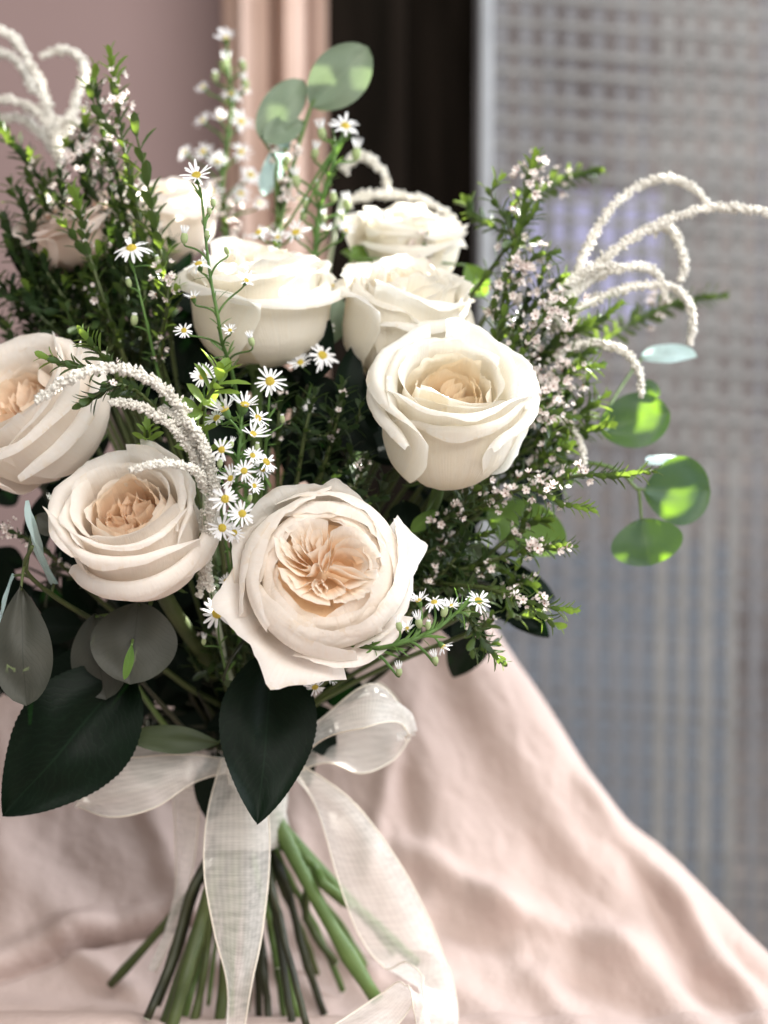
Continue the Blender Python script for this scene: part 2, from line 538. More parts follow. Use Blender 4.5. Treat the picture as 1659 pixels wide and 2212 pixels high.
def seg_dist(x, y, x0, y0, x1, y1):
    dx, dy = x1 - x0, y1 - y0
    t = max(-0.4, min(1.4, ((x - x0) * dx + (y - y0) * dy) / (dx * dx + dy * dy)))
    fade = 1.0 - sstep(max(0, -t / 0.4, (t - 1) / 0.4))
    return math.hypot(x - x0 - t * dx, y - y0 - t * dy), fade


V = []
nu, nv = 260, 260
NUX = nu + 12
for i in range(nv):
    t = i / (nv - 1)
    pr = catmull(rp, t)
    for j in range(NUX):
        s = j / (nu - 1)
        ss = min(s, 1.0)
        x = -0.42 + (pr.x + 0.42) * (1 - (1 - ss) ** 1.25)
        y, z = pr.y, pr.z
        e = max(0.0, 1 - (pr.x - x) / 0.022)       # the edge rounds away backwards
        y += 0.018 * e * e
        p = Vector((x, y, z))
        if s > 1:
            k = (s - 1) * (nu - 1)
            p += Vector((0.001 * k, 0.012 * k, -0.012 * k))
        dx, dy = to_print(p)
        h = 0.0
        if p.y > -0.1:
            for (x0, y0, x1, y1, wd, hh) in RIDGES:
                d, fd = seg_dist(dx, dy, x0, y0, x1, y1)
                if d < wd * 2.5:
                    h += 0.9 * hh * fd * math.exp(-(d / wd) ** 2)
        q = p.x * .85 + p.z * .5  # across the fall of the cloth
        h += 0.003 * noise.noise(Vector((p.x * 9, p.z * 9, p.y * 9))) + 0.0012 * noise.noise(Vector((q * 42, (p.z - p.x) * 9, p.y * 9 + 3))) + 0.0009 * (1 - abs(noise.noise(Vector((q * 55, (p.z - p.x) * 22, p.y * 30)))) * 2) + 0.0006 * noise.noise(Vector((q * 190, (p.z - p.x) * 80, p.y * 90)))
        V.append(p + Vector((0, -0.75, 0.66)) * h)
cl = mesh_obj("draped_cloth", V, grid_faces(NUX, nv), CLOTH)
so = cl.modifiers.new("thickness", 'SOLIDIFY')
so.thickness = 0.0015
so.offset = -1
cl["label"] = "blush pink linen cloth draped in soft folds under and behind the bouquet"
cl["category"] = "cloth"

BIND = P(535, 1735, 0.115)

# ------------------------------------------------------------------ roses
def V2(l):
    return [Vector((a, b, 0)) for a, b in l]


def petal_geo(pts, phi0, W, spiral=0.05, tip=0.0, rnd_top=0.14, side=0.0, wav=0.03, seed=0.0, warm=(0.5, 0.0), nu=15, nv=15, lean=0.0, base_w=0.4, curl_u=0.0):
    """one petal: a sheet that follows a radius/height profile and spans an arc, with rounded top, tip and rolled sides"""
    V, w, pu, pv = [], [], [], []
    for i in range(nv):
        v = i / (nv - 1)
        for j in range(nu):
            u = -1 + 2 * j / (nu - 1)
            au = abs(u)
            top = 1 - rnd_top * au ** 2.4 + tip * math.exp(-((u - lean) / 0.2) ** 2) + 0.03 * noise.noise(Vector((u * 2.3, seed, 0.3)))
            q = catmull(pts, v * top)
            r, z = q.x, q.y
            wid = W * (base_w + (1 - base_w) * sstep(v / 0.6))
            phi = phi0 + u * wid
            r *= 1 + spiral * u
            e = max(0.0, (au - 0.62) / 0.38) ** 2 * sstep((v - 0.3) / 0.5)
            r += side * e
            z -= abs(side) * 0.35 * e * v
            z += curl_u * u * v
            n1 = noise.noise(Vector((u * 1.3 + seed * 3.1, v * 1.8, seed)))
            n2 = noise.noise(Vector((u * 3.1, v * 3.3 + seed, seed * 1.7)))
            n3 = noise.noise(Vector((u * 7.0 + seed, v * 2.0, seed * 0.7)))
            r += wav * (n1 + 0.5 * n2 + 0.35 * n3 * v * v) * v + wav * .22 * noise.noise(Vector((u * 15.0 + seed, v * 6.0, seed))) * v ** 4
            z += wav * 0.6 * (n2 + 0.5 * n3) * v * v
            V.append(Vector((r * math.cos(phi), r * math.sin(phi), z)))
            w.append(max(0.0, min(1.0, warm[0] + (warm[1] - warm[0]) * v ** 0.8)))
            pu.append(u + seed * 2.0)
            pv.append(v + seed)
    return V, grid_faces(nu, nv), {"warm": w, "pu": pu, "pv": pv, "rim": [i / (nv - 1) for i in range(nv) for _ in range(nu)]}


def folded_geo(rim, zb, warm, seed, shrink=0.55, nv=7, bulge=0.05, flare=0.03):
    """inner petal: the rim is a hairpin curve; the sheet drops from it into the heart of the flower"""
    nu = len(rim)
    c = sum(rim, Vector((0, 0, 0))) / nu
    V, w, pu, pv = [], [], [], []
    for i in range(nv):
        v = i / (nv - 1)
        k = shrink + (1 - shrink) * v ** 0.7
        for j, p in enumerate(rim):
            q = Vector((c.x * 0.75, c.y * 0.75, 0)).lerp(Vector((p.x, p.y, 0)), k)
            out = Vector((p.x - c.x, p.y - c.y, 0))
            out = out.normalized() if out.length > 1e-6 else out
            q += out * (bulge * math.sin(v * 2.6) + flare * max(0, v - 0.75) * 4 * (0.6 + 0.8 * noise.noise(Vector((j * 0.35, seed, 1)))))
            z = zb + (p.z - zb) * v
            q.z = z + 0.02 * v * noise.noise(Vector((j * 0.4, seed, 2.0)))
            V.append(q)
            w.append(max(0, min(1, warm[0] + (warm[1] - warm[0]) * v)))
            pu.append(j / nu * 2 + seed)
            pv.append(v)
    return V, grid_faces(nu, nv), {"warm": w, "pu": pu, "pv": pv}


def rose_centre(rc, zc, nq, nh, seed, warm, swirl=0.7, depth=0.35, spread=1.0):
    """quartered heart: in each quarter nested sheets that run in from the rim, turn near the middle and run out again, all twisted"""
    rr = random.Random(seed)
    out = []
    cuts = [(q + rr.uniform(-.22, .22)) * 2 * math.pi / nq for q in range(nq)]
    ox, oy = rr.uniform(-.06, .06) * rc, rr.uniform(-.06, .06) * rc
    for q in range(nq):
        a0 = cuts[q]
        a1 = cuts[(q + 1) % nq]
        if a1 < a0:
            a1 += 2 * math.pi
        th, half = (a0 + a1) / 2, (a1 - a0) / 2
        sw = swirl * rr.uniform(.7, 1.3)
        for j in range(nh):
            f = j / nh
            a = half * (.97 - .72 * f) * rr.uniform(.9, 1.08)
            rin = rc * (.07 + .62 * f) * rr.uniform(.85, 1.15)
            rout = rc * rr.uniform(1.0, 1.15)
            sk = rr.uniform(-.3, .3) * half
            ph = rr.uniform(0, 6.28)
            lift = rr.uniform(-.05, .05)
            rim = []
            n = 21
            for k in range(n):
                t = -1 + 2 * k / (n - 1)
                r = rin + (rout - rin) * abs(t) ** 1.45
                ang = th + sk * (1 - abs(t)) + a * (.62 * t + .38 * math.copysign(abs(t) ** 3, t)) + sw * (1 - r / rc)
                ang += .10 * math.sin(3.0 * t + ph) + .16 * noise.noise(Vector((t * 2.4, seed + q * 3.0 + j * 1.3, 0.5)))
                r *= 1 + .10 * noise.noise(Vector((t * 2.0, seed + q * 1.7 + j, 4.5)))
                z = zc + .13 * (r / rc) ** 1.5 + lift + .06 * noise.noise(Vector((t * 1.8, q * 2.0 + j * 0.7, seed)))
                rim.append(Vector((ox * (1 - r / rc) + r * math.cos(ang), oy * (1 - r / rc) + r * math.sin(ang), z)))
            out.append(folded_geo(rim, zc - depth, warm, seed + q + j * 0.37, shrink=.86, bulge=.03, flare=.03))
    # a few slim loose petals round the very middle
    for k in range(3):
        th = rr.uniform(0, 6.28)
        rim = []
        for i in range(11):
            t = -1 + 2 * i / 10
            rim.append(Vector((ox + rc * (.10 * math.cos(th) + .13 * t * math.cos(th + 1.3) + .05 * math.sin(3 * t + k)), oy + rc * (.10 * math.sin(th) + .13 * t * math.sin(th + 1.3)), zc + .10 - .06 * t * t)))
        out.append(folded_geo(rim, zc - depth, warm, seed + k * 2.1, shrink=.8, bulge=.0, flare=.02))
    return out


# rims of the loose heart petals of the wide open rose, in units of its radius: x to the wall side, y downwards, lift
HEART = [
    ([(-380, -180), (-355, -90), (-310, -20), (-240, 30), (-160, 65), (-100, 40), (-85, -20), (-50, -30), (-15, 20)], .05, .30),
    ([(-335, -105), (-290, -40), (-220, 0), (-150, 15), (-100, -10)], .02, .34),
    ([(-298, -158), (-270, -100), (-220, -50), (-150, -20), (-100, -15)], .0, .34),
    ([(-330, -190), (-320, -120), (-270, -60), (-200, -28)], .06, .34),
    ([(-250, -200), (-240, -140), (-200, -80), (-140, -40)], .0, .36),
    ([(-240, -130), (-195, -148), (-160, -110), (-140, -90), (-90, -110), (-40, -160)], .04, .30),
    ([(-140, -120), (-150, -180), (-140, -240), (-128, -290)], .03, .36),
    ([(-170, -140), (-185, -200), (-175, -260)], .0, .36),
    ([(-120, -180), (-100, -240), (-50, -255), (-40, -220), (-80, -160)], .03, .32),
    ([(-50, -30), (-50, -110), (-20, -160), (5, -200), (0, -245)], .05, .30),
    ([(-25, -20), (-5, -80), (28, -112), (25, -50), (0, 30)], .10, .28),
    ([(10, -200), (40, -235), (32, -170), (30, -110)], .02, .34),
    ([(40, -60), (80, -140), (180, -145), (260, -100), (300, -40), (270, 20)], -.02, .40),
    ([(60, -160), (150, -215), (260, -180), (340, -110), (370, -20)], .02, .30),
    ([(20, -240), (110, -285), (220, -265), (320, -190), (390, -90)], .05, .26),
    ([(30, -20), (110, 0), (210, 40), (310, 70), (260, 100), (180, 135)], .04, .32),
    ([(50, -30), (140, -20), (240, 5), (330, 60), (370, 40), (365, -10)], .06, .30),
    ([(20, 40), (90, 60), (150, 110), (130, 160), (60, 190)], -.02, .36),
    ([(-40, 80), (-60, 100), (-40, 140), (-10, 170), (-40, 185)], .04, .34),
    ([(-20, 70), (0, 110), (30, 140), (20, 165)], .05, .34),
    ([(-65, 70), (-85, 110), (-70, 150), (-45, 175)], .03, .34),
    ([(-260, 60), (-220, 100), (-195, 150), (-160, 140), (-130, 110), (-100, 100)], .03, .32),
    ([(-150, 190), (-100, 150), (-50, 110), (20, 60)], .0, .36),
    ([(-30, 180), (40, 210), (120, 180), (160, 150)], .05, .30),
    ([(80, 230), (160, 222), (240, 190), (290, 150)], .03, .30),
    ([(-330, 20), (-290, 90), (-230, 150), (-160, 200), (-60, 235), (60, 250)], .03, .26),
    ([(-300, -230), (-220, -290), (-120, -320), (0, -315)], .04, .26),
    ([(250, 210), (330, 130), (385, 30)], .04, .26),
]


def traced_heart(zc, warm, seed):
    out = []
    for i, (pts, lift, depth) in enumerate(HEART):
        ctl = [Vector((-x / 538.0, y / 505.0, 0)) for x, y in pts]
        rim = []
        n = 26
        for k in range(n):
            p = catmull(ctl, k / (n - 1))
            r = math.hypot(p.x, p.y)
            p = Vector((p.x + .012 * noise.noise(Vector((k * .35, i, 1))), p.y + .012 * noise.noise(Vector((k * .35, i, 7))), zc + .14 * (r / .65) ** 1.4 + lift + .035 * noise.noise(Vector((k * .22, i * 1.7, 3)))))
            rim.append(p)
        V, w, pu, pv = [], [], [], []
        nv = 9
        for a in range(nv):
            v = a / (nv - 1)
            for k, p in enumerate(rim):
                kk = 1 - .42 * (1 - v) ** 1.15
                edge = .018 * max(0, v - .72) / .28 * (.7 + noise.noise(Vector((k * .3, i, 9))))
                r = math.hypot(p.x, p.y) + 1e-6
                V.append(Vector((p.x * (kk + edge / r), p.y * (kk + edge / r), p.z - depth * (1 - v) ** 1.1)))
                w.append(max(0, min(1, warm[0] + (warm[1] - warm[0]) * v ** 1.3 - .25 * max(0, r - .4))))
                pu.append(k / n * 2 + i)
                pv.append(v)
        out.append((V, grid_faces(n, nv), {"warm": w, "pu": pu, "pv": pv, "rim": pv}))
    return out


def heart_bowl(rc, z0):
    V, w, pu, pv = [], [], [], []
    for i in range(6):
        r = rc * i / 5
        for k in range(25):
            a = 2 * math.pi * k / 24
            V.append(Vector((r * math.cos(a), r * math.sin(a), z0 + .22 * (i / 5) ** 2)))
            w.append(.95)
            pu.append(k / 12)
            pv.append(i / 5)
    return V, grid_faces(25, 6), {"warm": w, "pu": pu, "pv": pv}


def bez(a, b, c, d, n):
    out = []
    for i in range(n):
        t = i / (n - 1)
        out.append(a * (1 - t) ** 3 + b * 3 * t * (1 - t) ** 2 + c * 3 * t * t * (1 - t) + d * t ** 3)
    return out


ROSETTE = [  # (count, W, profile, options)
    (4, 1.12, V2([(.04, 0), (.58, .08), (1.0, .40), (1.07, .72), (1.02, .92), (.90, 1.03)]), dict(tip=.05, rnd_top=.14, side=.07, warm=(.35, .0), wav=.07)),
    (4, 1.12, V2([(.04, 0), (.54, .12), (.93, .46), (1.01, .80), (.94, .99), (.80, 1.09)]), dict(tip=.03, rnd_top=.14, side=.05, warm=(.4, .03), wav=.07)),
    (5, 1.00, V2([(.04, .05), (.46, .22), (.82, .56), (.89, .86), (.81, 1.02), (.69, 1.10)]), dict(tip=.02, rnd_top=.13, side=.04, warm=(.6, .08), wav=.06)),
    (4, 1.05, V2([(.04, .1), (.42, .30), (.72, .60), (.78, .86), (.71, 1.01), (.60, 1.08)]), dict(rnd_top=.14, side=.02, warm=(.75, .18), wav=.07)),
]
CUP = [
    (3, 1.22, V2([(.04, 0), (.56, .05), (.96, .40), (1.03, .84), (1.01, 1.12), (1.07, 1.30), (1.20, 1.33), (1.26, 1.25)]), dict(tip=.14, rnd_top=.24, side=.18, warm=(.55, .0), wav=.085)),
    (3, 1.20, V2([(.04, 0), (.52, .10), (.88, .46), (.93, .90), (.89, 1.20), (.93, 1.37), (1.03, 1.43), (1.10, 1.40)]), dict(tip=.10, rnd_top=.2, side=.14, warm=(.58, .0), wav=.085)),
    (4, 1.02, V2([(.04, .02), (.46, .16), (.76, .52), (.80, .94), (.75, 1.22), (.76, 1.36), (.82, 1.42)]), dict(tip=.02, rnd_top=.15, side=.06, warm=(.58, .06), wav=.06)),
    (4, 1.0, V2([(.04, .05), (.42, .20), (.66, .54), (.68, .92), (.63, 1.16), (.61, 1.29), (.64, 1.34)]), dict(rnd_top=.15, side=.04, warm=(.9, .28), wav=.06)),
    (5, 0.85, V2([(.04, .1), (.36, .28), (.56, .60), (.57, .90), (.53, 1.08), (.50, 1.18), (.50, 1.23)]), dict(rnd_top=.14, side=.02, warm=(1.0, .62), wav=.06)),
    (4, 1.0, V2([(.04, .1), (.30, .28), (.45, .58), (.46, .84), (.42, 1.00), (.39, 1.09), (.39, 1.14)]), dict(rnd_top=.18, side=.03, warm=(1.0, .62), wav=.06)),
]
RUFFLED = [
    (3, 1.22, V2([(.04, 0), (.56, .05), (.94, .40), (1.02, .84), (1.00, 1.04), (1.08, 1.17), (1.22, 1.17), (1.29, 1.08)]), dict(tip=.14, rnd_top=.24, side=.18, warm=(.55, .0), wav=.09)),
    (4, 1.10, V2([(.04, 0), (.52, .10), (.88, .46), (.94, .90), (.90, 1.16), (.95, 1.30), (1.05, 1.33), (1.11, 1.28)]), dict(tip=.12, rnd_top=.22, side=.14, warm=(.58, .0), wav=.10)),
    (5, 0.95, V2([(.04, .02), (.46, .16), (.76, .52), (.80, .94), (.76, 1.22), (.79, 1.37), (.87, 1.42)]), dict(tip=.08, rnd_top=.22, side=.10, warm=(.58, .03), wav=.10)),
    (5, 0.90, V2([(.04, .05), (.42, .20), (.64, .54), (.66, .92), (.61, 1.22), (.61, 1.39), (.66, 1.45)]), dict(tip=.06, rnd_top=.22, side=.08, warm=(.7, .06), wav=.10)),
    (5, 0.85, V2([(.04, .1), (.36, .28), (.52, .60), (.52, .92), (.47, 1.22), (.45, 1.38), (.47, 1.45)]), dict(tip=.04, rnd_top=.2, side=.05, warm=(.8, .12), wav=.09)),
    (5, 0.85, V2([(.04, .1), (.28, .3), (.38, .6), (.37, .92), (.32, 1.22), (.29, 1.36), (.30, 1.41)]), dict(rnd_top=.2, side=.04, warm=(.9, .2), wav=.07)),
]
GUARD = [(.04, -.03), (.5, .04), (.95, .26), (1.08, .54), (1.13, .72), (1.20, .80)]
LIP = [(.04, -.02), (.6, .02), (1.0, .33), (1.06, .66), (1.10, .84), (1.22, .90), (1.32, .80), (1.33, .70)]


def guard(deg, reach=1.0, W=.62, tip=.16, side=.06, rnd_top=.34, lean=0.0, curl=0.0):
    pr = [(a * (1 + (reach - 1) * i / 5), b) for i, (a, b) in enumerate(GUARD)]
    return (math.radians(deg), W, pr, dict(tip=tip, rnd_top=rnd_top, side=side, warm=(.35, .0), wav=.05, lean=lean, curl_u=curl))


def lip(deg, W=1.0, low=0.0, side=.05, curl=0.0, tip=.03):
    return (math.radians(deg), W, [(a, b - low * (i / 7)) for i, (a, b) in enumerate(LIP)], dict(tip=tip, rnd_top=.20, side=side, warm=(.38, .0), wav=.05, curl_u=curl))


ROSE_N = 0


def rose(label, centre, y, rad_px, axis, style, mat, spin=0.0, nq=5, nh=4, seed=1, rc=.54, zc=1.0, bottom=None, stem_mat=None, hero=False,
         extra=(), cheat_in=1.0, group=None, stem_r=0.0028, sq=1.0):
    global ROSE_N
    ROSE_N += 1
    R = px(rad_px, y)
    ax = Vector(axis).normalized()
    top = P(centre[0], centre[1], y)
    H = 1.1 if style is ROSETTE else 1.32
    base = top - ax * (H * R * sq)
    side = ax.cross(Vector((0, 1, 0)))
    if side.length < 0.05:
        side = Vector((1, 0, 0))
    side.normalize()
    oth = ax.cross(side).normalized()
    M = Matrix.Translation(base) @ Matrix((side, oth, ax)).transposed().to_4x4() @ Matrix.Rotation(spin, 4, 'Z') @ Matrix.Diagonal((R, R, R * sq, 1))
    root = thing("rose", label, "rose", group or "roses of the bouquet")
    rr = random.Random(seed * 101)
    res = 19 if hero else 15
    for li, (cnt, W, prof, op) in enumerate(style):
        off = rr.uniform(0, 6.28)
        for k in range(cnt):
            o2 = dict(op)
            o2["tip"] = op.get("tip", 0) * rr.uniform(0.3, 1.6)
            o2["side"] = op.get("side", 0) * rr.uniform(0.2, 1.7)
            o2["lean"] = rr.uniform(-.3, .3)
            o2["curl_u"] = rr.uniform(-.2, .2) if style is not ROSETTE else rr.uniform(-.05, .05)
            sc = rr.uniform(0.90, 1.08)
            pts = [Vector((p.x * (1 + (sc - 1) * i / 5), p.y * (1 + (sc - 1) * .6 * i / 5), 0)) for i, p in enumerate(prof)]
            g = petal_geo(pts, off + 2 * math.pi * (k + rr.uniform(-.12, .12)) / cnt, W * rr.uniform(.88, 1.1), spiral=rr.uniform(.04, .09), seed=seed + li * 1.37 + k * .61, nu=res, nv=res, **o2)
            mesh_obj("petal", [M @ v for v in g[0]], g[1], mat, root, attr=g[2])
    for (phi, W, prof, op) in extra:
        g = petal_geo(V2(prof), phi, W, seed=seed + phi, nu=res + 4, nv=res + 4, **op)
        mesh_obj("petal", [M @ v for v in g[0]], g[1], mat, root, attr=g[2])
    hearts = traced_heart(zc, (.95, .22), seed) if style is ROSETTE else rose_centre(rc, zc, nq, nh, seed, (1.0, .62))
    for g in hearts + [heart_bowl(rc * 1.05, zc - .34)]:
        mesh_obj("inner_petal", [M @ v for v in g[0]], g[1], mat, root, attr=g[2])
    # calyx: swollen base and five sepals
    Vs, Fs = [], []
    tube(Vs, Fs, [base + ax * (R * a) for a in (-.26, -.18, -.08, .02, .06)], 0, 0, 10, r_fn=lambda t: R * (.08 + .13 * math.sin(min(1, t * 1.2) * 1.5)))
    mesh_obj("hip", Vs, Fs, STEM, root)
    for k in range(5):
        a = 2 * math.pi * k / 5 + spin
        pts = []
        for i in range(6):
            t = i / 5
            for s in (-1, 0, 1):
                rr_ = .12 + .60 * t - .1 * t * t
                zz = -.05 - .16 * math.sin(t * 2.2) - .10 * t
                aa = a + s * .28 * (1 - t) ** .7 / (0.5 + 2 * t)
                pts.append(M @ Vector((rr_ * math.cos(aa), rr_ * math.sin(aa), zz + (.02 if s == 0 else 0))))
        mesh_obj("sepal", pts, grid_faces(3, 6), TWIG_LEAF, root)
    # stem runs into the tie and out below it
    b0 = base - ax * (R * .2)
    jit = Vector((rr.uniform(-.012, .012), rr.uniform(-.012, .012), 0))
    path = bez(b0, b0 - ax * 0.06, BIND + jit + Vector((0, 0, .07)), BIND + jit, 16)
    if bottom:
        e = P(*bottom)
        path += [BIND + jit + (e - BIND - jit) * t + Vector((0, 0, -.004 * math.sin(t * 3.14))) for t in (.15, .3, .45, .6, .75, .9, 1.0)]
    Vs, Fs = [], []
    nodes = [rr.uniform(.6, .95) for _ in range(2)]
    tube(Vs, Fs, path, stem_r, stem_r, 10, r_fn=lambda t: stem_r * (1 + .35 * sum(math.exp(-((t - q) / .02) ** 2) for q in nodes)))
    mesh_obj("stem", Vs, Fs, stem_mat or STEM, root)
    set_origin(root, base)
    return root


rose("wide open blush rose with quartered peach heart, above the pointed dark leaf", (702, 1226), -0.02, 164, (0.02, -0.93, 0.30), ROSETTE, PETAL, spin=0.0, nq=4, nh=4, seed=5, rc=.62, zc=.96,
     bottom=(815, 2162, .09), hero=True, stem_r=.0036,
     extra=[guard(-17, 1.04, .50, .2), guard(28, 1.20, .58, .26, rnd_top=.42, lean=-.2), guard(70, 1.28, .62, .30, rnd_top=.40, side=.12), guard(115, 1.08, .75, .08, rnd_top=.22), guard(198, 1.08, .46, .26), guard(268, 1.02, .50, .24), guard(303, 1.08, .6, .08, rnd_top=.2), guard(150, 1.0, .7, .04)])
rose("half open blush rose with folded lip petal, under the white amaranth spikes", (268, 1085), 0.0, 136, (-0.14, -0.68, 0.66), CUP, PETAL, spin=0.0, nq=4, nh=3, seed=11, rc=.37, zc=.95,
     bottom=(350, 2240, .07), stem_mat=STEM_OLIVE, hero=True, stem_r=.004, sq=1.32,
     extra=[lip(88, 1.05, .02, .02, .04), lip(150, .8, .1), guard(230, .98, .6, .1), guard(300, .98, .7, .1)])
rose("blush rose leaning out towards the wall beneath the dark twigs, amaranth tip over it", (22, 862), 0.04, 150, (-0.52, -0.58, 0.60), CUP, PETAL, spin=1.1, nq=5, nh=3, seed=17, rc=.37, zc=1.0,
     bottom=(238, 2128, .13), stem_mat=STEM_OLIVE, stem_r=.0022, extra=[lip(60, 1.0, -.1, .1), lip(130, .9, 0)])
rose("tall cupped cream rose with peach heart, ringed by white twig blossom", (982, 822), 0.02, 140, (0.08, -0.60, 0.78), CUP, PETAL_CREAM, spin=0.0, nq=4, nh=3, seed=23, rc=.37, zc=.92,
     bottom=(900, 2080, .15), hero=True, sq=1.38, extra=[lip(165, .8, -.38, .14, .05), lip(15, .85, -.36, .14, -.05), guard(190, 1.1, .5, .2)])
rose("cream rose seen from the side behind the thin aster stems", (556, 572), 0.075, 142, (0.03, -0.26, 0.96), RUFFLED, PETAL_CREAM, spin=.9, nq=4, nh=3, seed=31, rc=.30, zc=1.22,
     bottom=(640, 2190, .11), sq=1.14, extra=[lip(80, 1.0, -.25, .05)])
rose("cream rose tucked close behind the tall cupped rose", (880, 612), 0.085, 122, (0.16, -0.36, 0.92), RUFFLED, PETAL_CREAM, spin=1.7, nq=4, nh=3, seed=37, rc=.30, zc=1.22, bottom=(745, 1950, .14), sq=1.35, extra=[lip(100, .9, -.2, .08)])
rose("blurred cream rose highest at the back, before the dark jamb", (882, 480), 0.16, 106, (0.10, -0.35, 0.93), RUFFLED, PETAL_CREAM, spin=2.6, nq=4, nh=3, seed=41, rc=.30, zc=1.22, sq=1.1)
rose("blurred dusky blush rose behind the dark twigs near the mauve wall", (132, 462), 0.112, 92, (-0.30, -0.35, 0.88), RUFFLED, PETAL_BLUSH, spin=.4, nq=4, nh=3, seed=43, rc=.30, zc=1.22)
rose("blurred white rose behind the upright twig and single aster", (345, 420), 0.17, 105, (-0.05, -0.30, 0.95), RUFFLED, PETAL, spin=1.4, nq=4, nh=3, seed=47, rc=.30, zc=1.22)

# ------------------------------------------------------------------ leaves
def blade_geo(L, W, wide=0.45, fold=0.25, curl=0.15, serr=0, seed=0, nu=11, nv=22, pw=1.0, wavy=0.02):
    V, pu, pv = [], [], []
    for i in range(nv):
        t = i / (nv - 1)
        # outline: widest at 'wide'
        x = t / wide if t < wide else 1 - (t - wide) / (1 - wide) + 0
        hw = math.sin(min(1, max(0, x)) * math.pi / 2) ** pw if t < wide else max(0.0, 1 - ((t - wide) / (1 - wide)) ** (2.0 if serr == 0 else 1.55)) ** (0.62 if serr == 0 else 0.85)
        hw = hw * W / 2
        if serr:
            hw *= 1 + 0.009 * ((i % 2) * 2 - 1) * (1 + noise.noise(Vector((i * .7, seed, 2)))) + 0.03 * noise.noise(Vector((t * 5, seed, 5)))
        for j in range(nu):
            u = -1 + 2 * j / (nu - 1)
            z = fold * abs(u) * hw + curl * L * (t * t) * -1 + wavy * L * noise.noise(Vector((u * 1.4, t * 2.4, seed)))
            V.append(Vector((u * hw, t * L, z)))
            pu.append(u)
            pv.append(t)
    return V, grid_faces(nu, nv), {"pu": pu, "pv": pv}


def leaf_matrix(base, tip, face):
    yv = (tip - base).normalized()
    f = Vector(face)
    xv = yv.cross(f)
    if xv.length < 1e-4:
        xv = Vector((1, 0, 0))
    xv.normalize()
    zv = xv.cross(yv).normalized()
    return Matrix.Translation(base) @ Matrix((xv, yv, zv)).transposed().to_4x4()


def leaf(parent, base, tip, wpx, mat, face=(0, -1, .2), name="leaf", ymean=0.0, **kw):
    L = (tip - base).length
    g = blade_geo(L, px(wpx, ymean), **kw)
    M = leaf_matrix(base, tip, face)
    return mesh_obj(name, [M @ v for v in g[0]], g[1], mat, parent, attr=g[2])


def leaf_branch(name, label, cat, path, leaves, stem_mat, r=0.0012, group=None, bottom=None, petiole=True):
    """path: print points with depth. leaves: (base dx,dy,y, tip dx,dy,y, width px, material, face, kwargs)"""
    root = thing(name, label, cat, group)
    pts = [P(*p) for p in path]
    end = pts[-1]
    pts2 = smooth_path(pts, 24)
    pts2 += bez(end, end + (end - pts2[-2]).normalized() * .03, BIND + Vector((0, 0, .06)), BIND + Vector((rnd.uniform(-.008, .008), rnd.uniform(-.008, .008), 0)), 12)[1:]
    if bottom:
        e = P(*bottom)
        s = pts2[-1]
        pts2 += [s.lerp(e, t) for t in (.2, .4, .6, .8, 1.0)]
    Vs, Fs = [], []
    tube(Vs, Fs, pts2, r * .7, r * 1.6, 8)
    for lf in leaves:
        b = P(*lf[0])
        q = min(pts2, key=lambda p: (p - b).length)
        if petiole and 0.001 < (q - b).length < 0.08:
            tube(Vs, Fs, bez(q, q.lerp(b, .4) + Vector((0, 0, .002)), q.lerp(b, .8), b + (P(*lf[1]) - b) * .04, 7), r * .7, r * .5, 6)
    mesh_obj("stem", Vs, Fs, stem_mat, root)
    for lf in leaves:
        b, t = P(*lf[0]), P(*lf[1])
        kw = lf[5] if len(lf) > 5 else {}
        leaf(root, b, t, lf[2], lf[3], lf[4], ymean=(lf[0][2] + lf[1][2]) / 2, **kw)
    set_origin(root, pts2[-1])
    return root


EUKW = dict(wide=.52, fold=.22, curl=.10, pw=.62, wavy=.06)
leaf_branch("eucalyptus_branch", "eucalyptus branch with two round leaves rising before the curtain and jamb", "eucalyptus",
            [(690, 200, .15), (668, 240, .15), (640, 330, .15), (610, 460, .15), (580, 640, .14)],
            [((672, 232, .15), (795, 102, .14), 118, EUC, (.25, -1, .1), EUKW),
             ((655, 262, .15), (570, 300, .145), 70, EUC, (.1, -1, .5), dict(EUKW)),
             ((628, 300, .15), (560, 420, .16), 66, EUC_BLUE, (-.6, -.8, .1), EUKW)], STEM)
leaf_branch("eucalyptus_branch", "eucalyptus branch with one broad oval leaf standing upright before the curtain", "eucalyptus",
            [(600, 350, .15), (596, 380, .15), (600, 470, .15), (600, 600, .14)],
            [((562, 300, .15), (652, 168, .15), 88, EUC, (-.15, -1, .2), EUKW)], STEM)
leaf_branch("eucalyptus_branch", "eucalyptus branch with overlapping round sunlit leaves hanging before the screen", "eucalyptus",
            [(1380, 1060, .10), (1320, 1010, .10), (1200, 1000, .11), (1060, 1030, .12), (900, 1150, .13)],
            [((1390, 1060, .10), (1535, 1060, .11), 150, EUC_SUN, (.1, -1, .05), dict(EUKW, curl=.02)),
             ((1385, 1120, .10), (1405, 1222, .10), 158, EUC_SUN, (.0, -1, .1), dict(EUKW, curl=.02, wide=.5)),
             ((1395, 1000, .11), (1500, 985, .13), 60, EUC_BLUE, (.0, -.3, 1), EUKW)], STEM)
